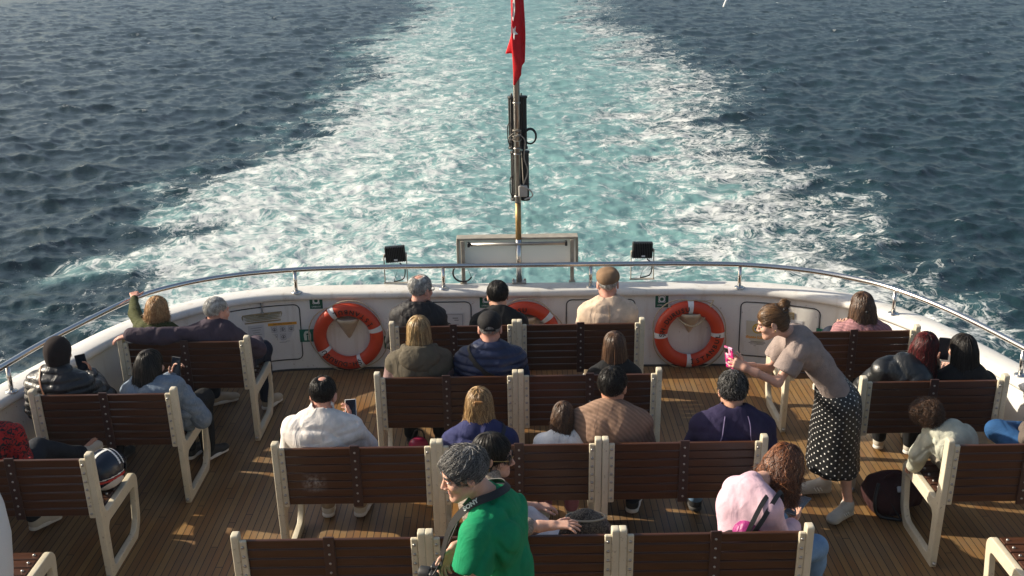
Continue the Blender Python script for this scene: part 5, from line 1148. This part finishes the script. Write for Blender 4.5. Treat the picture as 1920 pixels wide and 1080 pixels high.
# port side benches
r,J=person('fair haired child in a moss green jumper gripping the handrail',hips('1',-2.80,.165,.55),(-2.805,8.24,1.045),s=.88,hyaw=.1,skin=SK['pink'],sh={-1:(-2.955,8.30,.885)},arms={-1:((-3.06,8.49,.94),(-3.120,8.70,1.000)),1:((-2.64,8.33,.66),(-2.74,8.56,.64))},hands={-1:dict(d=(-.30,.85,.25),pn=(.0,.2,-1),curl=.95)},
 top=top(FB('moss green knit',(.060,.066,.020),rib=22,fold=.4),t=.014,sleeve=1.88,fold=.005,cuff=.8,neckcut=.02,name='jumper'),bottom=bot(jeans),shoes=(shs,sol),hair=long_(HM['ginger'],len=.085,r=.050,back=-.012,w=1.2,n=760,steps=8,step=.02,messy=.55,lift=.005,vol=.009,wave=.5))
r,J=person('grey haired man in a plum jacket with one arm stretched along the bench top',hips('1',-2.30),(-2.335,8.22,1.035),hyaw=-.75,tyaw=.1,skin=SK['pink'],sh={-1:(-2.485,8.15,.880)},arms={-1:((-2.735,8.035,.905),(-2.945,8.015,.925)),1:((-2.065,8.36,.66),(-2.14,8.62,.62))},hands={-1:dict(d=(-1,.02,-.22),pn=(.0,.0,-1),curl=.35,spread=.2)},
 top=top(FB('plum jacket',(.060,.044,.060),fold=.55),t=.024,collar=.045,fold=.006),bottom=bot(navy),shoes=(shs,sol),legs={-1:((-2.46,8.66,.50),(-2.57,8.74,.10),(-2.42,8.84,.05)),1:((-2.10,8.68,.54),(-2.10,8.64,.10),(-2.05,8.8,.05))},hair=short(HM['white'],nape=.004,vol=-.004,n=700,step=.005,steps=3,rad=.0026,bumps=.001))
r,J=person('hooded person in black quilted jacket and dark head covering by the port rail',hips('2',-3.19),(-3.20,7.26,1.075),s=.97,fem=True,tyaw=-.1,hyaw=-.1,skin=SK['mid'],sw=.17,arms={-1:((-3.42,7.32,.64),(-3.24,7.52,.68)),1:((-2.97,7.40,.70),(-3.10,7.56,.775))},hands={1:dict(d=(-.3,.3,.8),pn=(-.6,-.6,0),curl=.55)},
 top=top(FB('black quilted nylon',(.017,.017,.019),rough=.38,fold=.5,spec=.5),t=.034,quilt=(.058,.016),collar=.04,fold=.004,vox=.0085),bottom=bot(blk),shoes=(shk,solk))
T=J['T']; child([ell(T(0,-.012,.034),A(.092,.112,.100),J['Rh'],k=.03),cap(T(0,-.03,-.05),T(0,-.03,-.11),.072,.078,k=.05),ell(T(0,.115,-.025),A(.058,.055,.075),J['Rh'],k=.015,op='-')],'head_covering',FB('dark brown knit',(.020,.014,.014),rough=.95,fold=.2),r,.007,sines(2,30,.003))
q=J; strap('shoulder_strap',[q['sh'][-1]+A(.095,.05,.10),q['sh'][-1]+A(.10,-.09,.06),q['ch']+A(-.05,-.165,-.03),q['rib']+A(.03,-.17,.02)],.016,.006,plain('tan leather',(.20,.085,.045),.5),r,q['ch'],q['top'])
r,J=person('woman with shoulder length black hair in a pale denim jacket, elbow over the bench end',hips('2',-2.56),(-2.575,7.28,.965),fem=True,tyaw=-.45,hyaw=-.35,skin=SK['fair'],sw=.165,sh={1:(-2.40,7.24,.825)},arms={1:((-2.255,7.31,.545),(-2.42,7.52,.66)),-1:((-2.66,7.48,.68),(-2.52,7.62,.74))},hands={-1:dict(d=(.3,.1,.8),pn=(.6,-.5,0),curl=.6)},
 top=top(FB('pale denim',(.150,.200,.262),fold=.5,col2=(.185,.23,.285),pat=22),t=.028,fold=.006,collar=.03),bottom=bot(blk),shoes=(shk,sol),legs={1:((-2.34,7.70,.53),(-2.36,7.72,.10),(-2.28,7.86,.05)),-1:((-2.52,7.74,.53),(-2.50,7.74,.10),(-2.46,7.9,.05))},hair=long_(HM['black'],len=.245,r=.056,back=.025,w=1.35,n=720,steps=15,step=.022,rad=.0038))
strap('back_seam',[J['ch']+J['Rt']@A(-.14,-.25,.02),J['ch']+J['Rt']@A(0,-.28,.0),J['ch']+J['Rt']@A(.15,-.25,.02)],.006,.003,FB('denim seam',(.12,.16,.22)),r,J['ch'],J['top'])
child([cap(J['sh'][1]+A(.05,.02,-.20),J['hip']+A(.18,.03,-.02),.070,.06,k=.05),cap(J['hip']+A(.20,.03,-.02),J['hip']+A(.20,.12,-.14),.055,.035,k=.05)],'jacket_hem',bpy.data.materials['pale denim'],r,.01,sines(9,45,.008))
r,J=person('person in a red and black patterned top, legs stretched out, mostly out of frame',hips('3',-3.30),(-3.40,6.31,1.09),tyaw=-.35,skin=SK['mid'],fem=True,sh={1:(-3.165,6.36,.885)},arms={1:((-3.115,6.34,.665),(-3.22,6.58,.64)),-1:((-3.55,6.4,.66),(-3.4,6.6,.66))},top=top(FB('red patterned knit',(.38,.020,.018),fold=.4,col2=(.02,.016,.018),pat=34),t=.03,fold=.006,name='patterned_top'),bottom=bot(FB('charcoal jeans',(.022,.025,.032))),shoes=(shw,sol),
 legs={1:((-3.17,6.70,.625),(-2.99,6.95,.46),(-2.93,7.08,.52)),-1:((-3.33,6.72,.54),(-3.28,6.72,.10),(-3.20,6.84,.05))},hair=long_(HM['dkbrown'],len=.2))

# starboard benches
r,J=person('woman with long brown half-tied hair in a dusty pink jumper',hips('1',2.71),(2.705,8.20,.995),fem=True,skin=SK['fair'],sw=.165,top=top(FB('dusty pink knit',(.40,.20,.21),rib=14,weave=.6,fold=.5),t=.026,fold=.003,name='jumper'),bottom=bot(jeans),shoes=(shw,sol),hair=long_(HM['brown'],len=.30,r=.054,back=.03,w=1.7,n=720,steps=18,step=.022,wave=.55,messy=.15))
m=MB(); T=J['T']; a=np.linspace(R(20),R(160),14); m.tube(np.array([T(.086*math.cos(q_),-.045-.075*math.sin(q_),.045-.05*math.sin(q_)) for q_ in a]),.005,6); m.build('hair_band',HM['light'],r,True,attrs=None)
child([ell(T(0,-.128,-.01),A(.011,.009,.014),k=.004)],'hair_clip',MAT['blackmetal'],r,.004)
r,J=person('woman with burgundy hair in a shiny black leather jacket leaning sideways',(2.66,7.29,.56),(2.85,7.285,1.005),fem=True,tyaw=-.45,hyaw=-.4,hroll=.22,skin=SK['fair'],nbk=(2.75,7.23,.885),sh={-1:(2.555,7.225,.865),1:(2.86,7.27,.82)},arms={-1:((2.46,7.33,.70),(2.60,7.55,.66)),1:((2.93,7.36,.66),(2.965,7.40,.83))},hands={1:dict(d=(.10,.02,1),pn=(.25,.9,0),curl=.35)},
 top=top(FB('black leather',(.014,.015,.016),rough=.36,fold=.45,spec=.6,foldscale=8),t=.026,fold=.005,name='leather_jacket'),bottom=bot(blk),shoes=(shw,sol),hair=long_(HM['burg'],len=.31,r=.044,back=.025,w=1.3,sway=(-.02,0,0),n=820,steps=18,step=.022,wave=.5,messy=.22,lift=.004))
r,J=person('woman with long straight black hair in black beside the red haired woman',hips('2',3.14),(3.125,7.255,.995),fem=True,hyaw=.2,skin=SK['fair'],sw=.16,top=top(black_fab,t=.018),bottom=bot(blk),shoes=(shs,solk),hair=long_(HM['black'],len=.33,r=.048,back=.03,w=1.5,n=820,steps=18,step=.023,messy=.08,rad=.0038))
r,J=person('curly haired toddler in a pale sage sweatshirt leaning on the bench end',(2.84,6.38,.545),(2.585,6.44,.885),s=.76,g=.9,hyaw=.5,hpitch=-.5,hroll=-.25,tyaw=.25,fem=True,skin=SK['mid'],nbk=(2.70,6.40,.815),sh={-1:(2.615,6.41,.765),1:(2.815,6.39,.745)},arms={-1:((2.555,6.43,.625),(2.572,6.525,.495)),1:((2.86,6.52,.60),(2.76,6.66,.56))},hands={-1:dict(d=(-.15,.6,-.45),pn=(0,-.2,-1),curl=.6)},
 legs={-1:((2.78,6.66,.52),(2.80,6.62,.28),(2.80,6.72,.24)),1:((2.92,6.66,.52),(2.93,6.62,.28),(2.93,6.72,.24))},top=top(FB('pale sage sweat cloth',(.47,.47,.38),fold=.6),t=.026,fold=.008,cuff=1.1,collar=.012,name='sweatshirt'),bottom=bot(FB('sand leggings',(.30,.26,.2))),shoes=(shw,sol),
 hair=dict(kind='bun',mat=HM['brown'],n=900,steps=7,step=.013,rad=.0038,gw=.2,lift=.006,messy=.8,curl=1.1,vol=.024,bumps=.008,bfreq=70,bunpos=(-.095,-.02,.095),puff=.02,zmin=-.08))
r,J=person('person in blue jeans with one knee drawn up, cut off by the frame',hips('3',3.44),(3.56,6.30,1.10),tyaw=.1,skin=SK['mid'],top=top(FB('taupe jacket',(.12,.095,.08),fold=.5),t=.03),bottom=bot(blj),shoes=(shw,sol),legs={-1:((3.155,6.69,.655),(3.48,6.78,.60),(3.56,6.88,.58)),1:((3.52,6.76,.56),(3.52,6.76,.10),(3.55,6.9,.05))},arms={-1:((3.27,6.46,.70),(3.35,6.68,.66)),1:((3.7,6.46,.7),(3.6,6.7,.66))},hair=short(HM['dkbrown']))

# nearest middle row
r,J=person('woman with auburn hair in a pink top bent over her phone',(1.26,5.35,.56),(1.470,5.56,1.000),g=.86,fem=True,tyaw=-.55,hyaw=-.75,hpitch=-.75,skin=SK['fair'],nbk=(1.255,5.40,.985),sw=.165,spine=.05,sh={1:(1.325,5.255,.915),-1:(1.195,5.485,.905)},arms={1:((1.415,5.35,.665),(1.535,5.56,.625)),-1:((1.36,5.68,.70),(1.50,5.78,.66))},
 hands={1:dict(d=(.5,.75,.25),pn=(-.6,.3,.4),curl=.5),-1:dict(d=(.8,.1,.05),pn=(.1,-.5,.6),curl=.35)},legs={1:((1.665,5.52,.515),(1.70,5.66,.10),(1.80,5.80,.05)),-1:((1.50,5.80,.53),(1.53,5.86,.10),(1.60,6.0,.05))},
 top=top(FB('pale pink jersey',(.66,.45,.52),fold=.35),t=.024,fold=.0025,band=(FB('pink rib',(.60,.40,.47)),.0),name='top'),bottom=bot(ltj),shoes=(shw,sol),hair=long_(HM['auburn'],grav=(-.25,-.28,-.90),len=.185,r=.058,back=.035,w=1.4,front=.8,n=1000,steps=15,step=.021,wave=1.1,messy=.42,lift=.006,vol=.008,zmin=-.03,bumps=.006))
PINKW=J; PINKR=r
KNIT=FB('speckled beige knit',(.36,.30,.25),rib=30,fold=.5,col2=(.20,.16,.13),pat=80)
r,J=person('woman in sunglasses and beige knit resting her arm along the bench top',(-.12,5.37,.56),(-.128,5.415,1.175),fem=True,tyaw=-.95,hyaw=-1.72,hpitch=-.10,skin=SK['fair'],nbk=(-.165,5.40,1.035),sh={1:(-.085,5.245,.955),-1:(-.23,5.53,.965)},arms={1:((-.03,5.10,.915),(.175,5.115,.920)),-1:((-.08,5.66,.72),(.10,5.74,.68))},hands={1:dict(d=(1,.02,.02),pn=(0,.0,-1),curl=.28,spread=.32,thumb=.2)},
 legs={1:((.24,5.60,.56),(.30,5.66,.10),(.42,5.74,.05)),-1:((.045,5.70,.635),(.30,5.72,.40),(.40,5.78,.36))},top=top(KNIT,t=.018,collar=.055,sleeve=1.35,fold=.005,name='knit_top'),bottom=bot(wht),shoes=(shk,sol),face=dict(noeyes=True,brow=MAT['dark'],lips=plain('lip',(.36,.12,.10),.4)),
 hair=long_(HM['black'],len=.10,r=.034,back=-.01,w=1.0,n=640,steps=9,step=.019,lift=.003,zmin=-.0,vol=.004,line=-.012))
T=J['T']; m=MB()
for x in(-1,1):
    a=np.linspace(0,2*math.pi,20,endpoint=False); pts=np.array([T(x*.033+.029*math.cos(q)*(1-.1*math.sin(q)),.100-abs(.2*(x*.033+.029*math.cos(q))),-.002+.025*math.sin(q)) for q in a]); m.prism(pts,J['Rh']@A(0,.003,0))
sg=m.build('sunglasses',plain('dark lens',(.012,.010,.010),.12),r)
m=MB()
for x in(-1,1): m.tube([T(x*.060,.092,.010),T(x*.078,.05,.010),T(x*.084,-.005,.006)],.0022,6)
m.tube([T(-.010,.104,.006),T(.010,.104,.006)],.002,6); m.build('frame',plain('gold wire',(.55,.38,.15),.3,.9),sg,True)
m=MB()
for k,z in enumerate((-.045,-.055,-.066,-.077)): m.lathe([(0,-.004),(.004,0),(0,.004)],8,T(.082,-.006,z))
m.build('earring',plain('gold drops',(.62,.42,.16),.25,.9),r,True)

# standing figures
GREEN=FB('emerald cotton',(.0045,.225,.095),fold=.55,rough=.8,foldscale=6)
r,J=person('man in an emerald green T-shirt standing with a camera strap round his neck',(-.055,4.31,.97),(-.228,4.255,1.680),s=.955,g=.86,tyaw=1.32,hyaw=1.88,hpitch=-.24,skin=SK['fair'],group='passengers standing on the stern deck',nbk=(-.125,4.30,1.535),sh={-1:(-.165,4.135,1.445),1:(-.055,4.395,1.420)},arms={-1:((-.225,4.065,1.165),(-.30,4.26,.985)),1:((-.115,4.515,1.245),(-.285,4.385,1.245))},
 hands={1:dict(d=(-.55,-.25,-.75),pn=(.55,-.6,-.2),curl=.55,spread=.1),-1:dict(d=(-.7,.5,-.3),pn=(.3,.6,0),curl=.5)},legs={-1:((-.08,4.22,.52),(-.06,4.18,.09),(-.22,4.26,.04)),1:((.0,4.42,.52),(.03,4.42,.09),(-.12,4.52,.04))},
 top=top(GREEN,t=.026,st=.016,sleeve=.50,fold=.008,vox=.009,band=(GREEN,-.012),name='t_shirt'),bottom=bot(jeans),shoes=(shk,sol),face=dict(brow=HM['salt'],lips=plain('pale lip',(.46,.20,.16),.5),lid=SK['pink']),hair=short(HM['salt'],n=1300,steps=6,step=.012,vol=.001,messy=.45,lift=.004,puff=.012,nape=.012,flow=(0,.4,.12),gw=.1,bumps=.005,rad=.0026,line=-.034))
q=J; T=J['T']; hemz=.92; SONY=MAT['rubber']
child([cap(q['hip']+A(.0,-.03,.0),q['rib']+A(0,0,0),.138,.124,k=.05),cap(q['hip']+A(-.05,.06,-.02),q['rib']+A(-.04,.04,0),.13,.120,k=.05)],'shirt_hem',GREEN,r,.01,sines(14,22,.007))

# camera hanging from its strap: a thing of its own
nb=q['nb']; Rt=q['Rt']; Bs=q['base']
sp=[nb+Rt@A(.085,.135,-.10),nb+Rt@A(.088,.05,.014),nb+Rt@A(.064,-.045,.056),nb+Rt@A(0,-.082,.064),nb+Rt@A(-.068,-.042,.056),nb+Rt@A(-.098,.055,.012),nb+Rt@A(-.085,.150,-.11),nb+Rt@A(-.03,.225,-.335)]
ce=empty('camera',tuple(Bs),'small black camera on a broad black strap round the green shirted man\'s neck','camera')
strap('neck_strap',sp,.034,.004,MAT['rubber'],ce,nb+A(0,0,-.01))
Pn=spline(sp,56); k=31; tg=unit(Pn[k+1]-Pn[k-1]); nr=Pn[k]-(nb+A(0,0,-.01)); nr=unit(nr-tg*(nr@tg)); m=MB(); bi=np.cross(nr,tg)
m_=MB(); add_text(m_,'SONY',.026,Pn[k]+nr*.0035,-tg,-bi,'CENTER',.0006,.001,1.15); m_.build('lettering',MAT['white'],ce)
cc=nb+Rt@A(-.02,.245,-.40); m=MB(); m.box(cc,(.105,.048,.064),Rt,.008); m.box(cc+Rt@A(0,0,.042),(.05,.045,.022),Rt,.006); m.build('camera_body',MAT['blackmetal'],ce)
m=MB(); m.lathe([(0,0),(.031,0),(.033,.01),(.033,.05),(.029,.058),(.024,.052),(0,.05)],20,cc+Rt@A(0,.025,-.004),Rt@rotx(-math.pi/2)); m.build('lens',MAT['rubber'],ce,True)
m=MB(); m.tube([sp[0],cc+Rt@A(.06,.0,.03)],.004,5); m.tube([sp[-1],cc+Rt@A(-.058,0,.03)],.004,5); m.build('strap_tail',MAT['rubber'],ce,True)

# the woman photographing, in a polka dot skirt
m,nt,b=newmat('polka dot satin'); uvn=nt.nodes.new('ShaderNodeUVMap'); sx=N(nt,'ShaderNodeSeparateXYZ'); L(nt,uvn.outputs[0],sx.inputs[0]); pit=.055
U=mth(nt,'DIVIDE',sx.outputs[0],pit); Vv=mth(nt,'DIVIDE',sx.outputs[1],pit*.5); row=mth(nt,'FLOOR',Vv); U=mth(nt,'ADD',U,mth(nt,'MULTIPLY',mth(nt,'MODULO',row,2.),.5))
du=mth(nt,'MULTIPLY',mth(nt,'SUBTRACT',mth(nt,'FRACT',U),.5),pit); dv=mth(nt,'MULTIPLY',mth(nt,'SUBTRACT',mth(nt,'FRACT',Vv),.5),pit*.5)
dd=mth(nt,'SQRT',mth(nt,'ADD',mth(nt,'MULTIPLY',du,du),mth(nt,'MULTIPLY',dv,dv))); dot=mth(nt,'LESS_THAN',dd,.0054)
L(nt,mixc(nt,dot,(.010,.010,.011),(.72,.71,.68)),b.inputs['Base Color']); b.inputs['Roughness'].default_value=.42; b.inputs['Specular IOR Level'].default_value=.5
bump(nt,b,noise(nt,texco(nt),9,3,.5,1.),.35,.03); SK_DOT=m
r,J=person('woman in beige knit top and polka dot skirt bending to take a picture',(2.115,6.82,.90),(1.635,6.70,1.435),s=.92,fem=True,tyaw=1.5,hyaw=1.42,hpitch=-.33,g=.78,skin=SK['fair'],group='passengers standing on the stern deck',nbk=(1.795,6.755,1.335),sw=.15,sh={-1:(1.79,6.625,1.265),1:(1.79,6.885,1.245)},
 arms={-1:((1.665,6.575,1.07),(1.455,6.60,1.165)),1:((1.68,6.90,1.03),(1.475,6.71,1.135))},hands={-1:dict(d=(-.85,.12,.42),pn=(-.25,.85,-.2),curl=.75,spread=.14),1:dict(d=(-.9,-.15,.12),pn=(.1,-.85,.35),curl=.7)},
 legs={-1:((2.165,6.74,.50),(2.235,6.745,.105),(2.09,6.615,.05)),1:((2.10,6.98,.50),(2.17,7.07,.105),(1.98,7.05,.05))},
 top=top(FB('beige knit',(.300,.240,.218),fold=.35,rough=.95,weave=.9),t=.018,st=.020,sleeve=.66,fold=.005,name='knit_top',vox=.008,band=(FB('beige rib',(.24,.195,.18)),-.010)),bottom=None,shoes=None,face=dict(brow=HM['brown'],lips=plain('rose lip',(.45,.15,.13),.4),lid=SK['mid']),
 hair=dict(kind='bun',mat=HM['light'],n=900,steps=8,step=.015,rad=.0028,gw=.0,lift=.002,messy=.10,flow=(0,-1.3,.35),vol=.002,bunpos=(0,-.112,.100),zmin=-.06,line=.004))
T=J['T']; m=MB()
for sgn in(-1,1):
    for w_ in(0,.018): m.tube(spline(np.array([T(sgn*.012,-.055+w_,.125),T(sgn*.045,-.085+w_,.085),T(sgn*.03,-.110+w_,.045),T(sgn*.006,-.118+w_,.02)]),14),.0032,6)
a=np.linspace(0,2*math.pi,18)
for sgn in(-1,1): m.tube(np.array([T(sgn*.05,-.112+.018*math.cos(q_),.075+.018*math.sin(q_)) for q_ in a]),.003,5,False)
m.build('hair_claw',plain('dark horn clip',(.03,.025,.028),.25),r,True)
m=MB(); 
for x in(-1,1): m.lathe([(0,-.006),(.005,0),(0,.006)],8,T(x*.082,-.004,-.042))
m.build('earring',plain('gold stud',(.62,.45,.2),.25,.9),r,True)
Bs=J['base']
rings=[((2.060,6.81,.965),.088,.112,-.55),((2.095,6.815,.905),.118,.150,-.42),((2.128,6.82,.83),.146,.180,-.25),((2.138,6.83,.72),.158,.195,-.10),((2.136,6.84,.60),.160,.200,0),((2.136,6.85,.48),.164,.206,.0),((2.136,6.85,.33),.172,.222,.03)]
n=72; rows=[]; 
RQ=spline(np.array([list(c)+[a_,b_,t_] for c,a_,b_,t_ in rings]),44)
for k,(cx,cy,cz,ra,rb,ti) in enumerate(RQ):
    u=np.linspace(0,2*math.pi,n+1); f=k/43; wv=1+.030*f*np.sin(7*u+.8+2*f)+.018*f*np.sin(13*u+1+4*f)+.012*np.sin(3*u+9*f)
    x=ra*np.cos(u)*wv; y=rb*np.sin(u)*wv; z=-np.sin(ti)*x*1.0; rows.append(np.stack([cx+x,cy+y,cz+z+0*u],-1))
W=np.array(rows); sl=np.concatenate([[0],np.cumsum(np.linalg.norm(np.diff(W[:,0],axis=0),axis=1))]); uv=np.stack([np.broadcast_to(np.linspace(0,1,n+1)*1.16,(44,n+1)),np.broadcast_to(sl[:,None],(44,n+1))],-1)
i=np.arange(43)[:,None]*(n+1); j=np.arange(n)[None]; F=np.stack([i+j,i+n+1+j,i+n+2+j,i+j+1],-1).reshape(-1,4)
sk_=mesh_np('skirt',W.reshape(-1,3)-Bs,F,SK_DOT,r,uv=uv.reshape(-1,2)); md=sk_.modifiers.new('thickness','SOLIDIFY'); md.thickness=.004
sneak=FB('grey suede',(.40,.39,.355),rough=.85,fold=.15); gum=plain('grey sole',(.42,.38,.31),.7)
for an,toe in(((2.235,6.745,.105),(2.09,6.615,.05)),((2.17,7.07,.105),(1.98,7.05,.05))):
    u,Wf,M=shoe(A(*an)-Bs,A(*toe)-Bs,.97,sneak,gum,r)
    m=MB()
    for k in range(5): y=.115+.021*k; m.tube(spline(np.array([Wf(-.030+.002*k,y-.004,.058-.0055*k),Wf(-.012,y,.0765-.0082*k),Wf(.014,y,.0765-.0082*k),Wf(.032-.002*k,y-.004,.058-.0055*k)]),10),.0028,5)
    m.build('lace',MAT['white'],u,True); m=MB()
    for sd in(-1,1):
        for k in range(3): m.tube([Wf(sd*.0405,.085+.022*k,.022),Wf(sd*.036,.105+.022*k,.050)],.0042,5)
    m.build('side_stripe',MAT['white'],u,True)

# ------------------------------------------------------------------ loose things
def phone(label,c,up,face,case=None,lens=True,w=.074,h=.152,mottle=False):
    up=unit(up); f=np.array(face,float); f=unit(f-up*(f@up)); rt=np.cross(up,f); M=np.stack([rt,f,up],1); e=empty('phone',tuple(c),label,'phone')
    m=MB(); m.box((0,0,0),(w,.0095,h),M,.004); m.build('case',case or MAT['blackmetal'],e)
    m=MB(); m.box(f*.0052,(w-.007,.001,h-.008),M); m.build('screen',MAT['screen'],e)
    m=MB(); m.box(-f*.0058+rt*.017+up*(h/2-.026),(.030,.003,.034),M,.001)
    for a_ in(-1,1): m.lathe([(0,.003),(.006,.002),(.007,0)],10,-f*.007+rt*.017+up*(h/2-.026+a_*.009),np.stack([rt,up,-f],1))
    m.build('camera_bump',MAT['dark'],e); return e
mm,nt,b=newmat('pink patterned case'); v=N(nt,'ShaderNodeTexVoronoi'); v.inputs['Scale'].default_value=55; L(nt,texco(nt),v.inputs['Vector']); L(nt,ramp(nt,v.outputs['Color'],[(.2,(.62,.03,.20)),(.45,(.72,.35,.50)),(.6,(.20,.02,.10)),(.8,(.80,.70,.74))],'CONSTANT').outputs[0],b.inputs['Base Color']); b.inputs['Roughness'].default_value=.35
phone('phone in a pink patterned case held up by the standing woman',(1.365,6.655,1.215),(-.15,-.05,1),(.80,.55,.1),mm)
phone('phone held at chest height by the man in the white sweater',(-1.085,6.70,.865),(-.05,.45,.85),(0,-.9,.4),plain('white phone rim',(.6,.6,.6),.3))
phone('dark phone held upright between the red haired and black haired women',(3.035,7.40,.955),(.06,.1,1),(-.25,-.95,.05),None,w=.076,h=.16)
phone('large phone in a grey case in the hands of the woman in pink',(1.605,5.72,.672),(.62,.66,.22),(-.25,-.1,.95),plain('grey blue case',(.10,.13,.16),.4),w=.085,h=.175)
phone('dark phone in the hand of the hooded person in quilted black',(-3.155,7.56,.875),(-.2,.2,1),(.2,-.95,.2))
phone('phone held by the woman in the denim jacket near her chin',(-2.485,7.60,.83),(.1,.1,1),(-.3,-.9,.2))
# helmet
def helmet():
    c=A(-2.655,6.475,.585); e=empty('helmet',(c[0],c[1],.455),'dark blue motorcycle helmet with white and red stripes on a bench seat','helmet'); o=A(0,0,.130); M=rotz(-.5)
    pr=[ell(o,(.122,.150,.128),M,k=.01),slab(o+A(0,0,-.165),(.3,.3,.055),None,.004,.01,'-'),ell(o+M@A(.05,.13,-.01),A(.13,.08,.055),M,k=.01,op='-')]
    V,F=nets(pr,.006); sh=mesh_np('shell',V,F,plain('midnight blue gloss',(.012,.018,.034),.22,0,.1,8.),e)
    def band(name,mat,fn,off=.003):
        pts=[ell(o,(.122+off,.150+off,.128+off),M,k=.004)]; V,F=nets(pts,.005); L_=(V-o)@M; keep=fn(L_[F].mean(1)); f=F[keep]; u,inv=np.unique(f,return_inverse=True); ob=mesh_np(name,V[u],inv.reshape(f.shape),mat,e); return ob
    band('white_stripe',MAT['white'],lambda p:((np.abs(p[:,0]-.008)<.010)&(p[:,2]>.06)&(p[:,1]<.04)&(p[:,1]>-.10))|((np.abs(p[:,1]-.035)<.007)&(p[:,2]>.05))|((np.abs(p[:,1]-.068)<.005)&(p[:,2]>.04)))
    band('red_stripe',plain('red stripe',(.50,.03,.03),.3),lambda p:(np.abs(p[:,2]+.022-.1*p[:,1])<.009)&(p[:,1]<.06))
    band('silver_stripe',MAT['tape'],lambda p:(np.abs(p[:,2]+.004-.1*p[:,1])<.0035)&(p[:,1]<.05))
    band('side_panel',plain('pale side panel',(.62,.60,.60),.4),lambda p:(p[:,0]>.05)&(((p[:,1]+.03)/.075)**2+((p[:,2]+.062-.25*p[:,1])/.040)**2<1),.005)
    V,F=nets([ell(o,(.124,.152,.130),M,k=.01),slab(o+A(0,0,-.165),(.3,.3,.062),None,.004,.01,'-')],.008); L_=(V-o)@M; keep=((L_[F].mean(1)[:,1]>.085)&(np.abs(L_[F].mean(1)[:,2])<.055)); f=F[keep]; u,inv=np.unique(f,return_inverse=True)
    mesh_np('visor',V[u],inv.reshape(f.shape),MAT['screen'],e)
helmet()
def bagmesh(name,loc,label,cat,prims,mat,seed,amp=.008,vox=.009,extra=None):
    e=empty(name,loc,label,cat); V,F=nets(prims,vox,sines(seed,28,amp,7)); mesh_np('body',V,F,mat,e); return e
mar=FB('maroon bag cloth',(.040,.014,.014),fold=.8)
e=bagmesh('backpack',(2.555,6.86,0),'slumped maroon backpack on the deck behind the polka dot skirt','bag',[ell((0,0,.115),(.19,.14,.125),rotz(.3),k=.04),slab((.03,.03,.08),(.18,.12,.08),rotz(.3),.05,.05),ell((.0,-.09,.08),(.13,.07,.075),rotz(.3),k=.03),cap((-.12,.02,.2),(.06,.04,.23),.04,.03,k=.05)],mar,31)
m=MB(); m.tube(spline(A((-.06,-.02,.22),(-.03,-.06,.285),(.05,-.05,.285),(.07,0,.22)),14),.011,6); m.build('handle',mar,e,True)
m=MB(); m.tube(spline(A((-.12,-.10,.24),(-.16,-.17,.14),(-.12,-.16,.03),(.02,-.21,.02)),16),.012,6); m.build('strap',MAT['rubber'],e,True)
m=MB(); m.box((.04,-.115,.20),(.07,.02,.04),rotx(-.7),.004); m.build('label_patch',plain('pale patch',(.45,.46,.47),.6),e)
mag=FB('magenta satin',(.30,.018,.155),rough=.45,fold=.9,spec=.5)
e=bagmesh('drawstring_bag',(1.185,5.235,.55),'magenta and black drawstring bag on the back of the woman in pink','bag',[ell((.03,0,.20),(.085,.075,.115),k=.03),ell((.02,.01,.06),(.12,.085,.10),k=.04)],mag,33,.008,.007)
V,F=nets([cap((-.16,.03,.12),(-.05,0,.20),.045,.05,k=.02),cap((-.17,.03,.02),(-.06,.0,.08),.05,.05,k=.02)],.009,sines(4,40,.005)); mesh_np('side_pocket',V,F,FB('black nylon',(.014,.014,.015),rough=.5),e)
B_=A(1.185,5.235,.55); nb=PINKW['base']
for k,dx in enumerate((0,.045)): strap('shoulder_strap',[A(.00+dx*.4,-.055,.22),A(.035+dx,-.065,.33),A(.10+dx*1.2,-.02,.435),A(.165+dx,.06,.445),A(.20+dx*.8,.12,.36)],.024,.006,MAT['rubber'],e,A(.12,.12,.28))
e=bagmesh('woven_bag',(.36,5.325,.455),'dark sequinned bag standing on the seat near the resting hand','bag',[ell((0,0,.215),(.155,.075,.225),k=.03)],FB('dark sequin mesh',(.030,.024,.020),rough=.4,col2=(.16,.13,.10),pat=120),35,.004)
m=MB(); a=np.linspace(0,2*math.pi,30); m.tube(np.stack([.105*np.cos(a),.052*np.sin(a),np.full(30,.392)],-1),.006,6,False); m.build('rim',plain('woven rim',(.32,.27,.20),.7),e,True)
e=bagmesh('pink_pouch',(-.76,7.80,0),'small shiny pink pouch on the deck under the olive vest bench','bag',[ell((0,0,.07),(.075,.05,.07),k=.02)],plain('shiny pink',(.42,.03,.10),.25),36,.004,.007)
m=MB(); m.tube(spline(A((-.05,0,.12),(-.02,0,.19),(.03,0,.19),(.05,0,.12)),12),.006,6); m.build('handle',MAT['rubber'],e,True)
e=empty('paper_bag',(1.42,6.42,0),'brown paper bag with black print under the bench of the navy fleece man','bag'); m=MB(); m.box((0,0,.10),(.15,.10,.20),rotz(.15),.006); m.build('body',plain('kraft paper',(.26,.16,.075),.8),e)
m=MB()
for k in range(5): m.tube([A(-.03+.035*math.cos(k*1.256),-.0545,.10+.035*math.sin(k*1.256)),A(-.03+.055*math.cos(k*1.256+.3),-.0545,.10+.055*math.sin(k*1.256+.3))],.003,5)
m.build('print',MAT['black'],e)
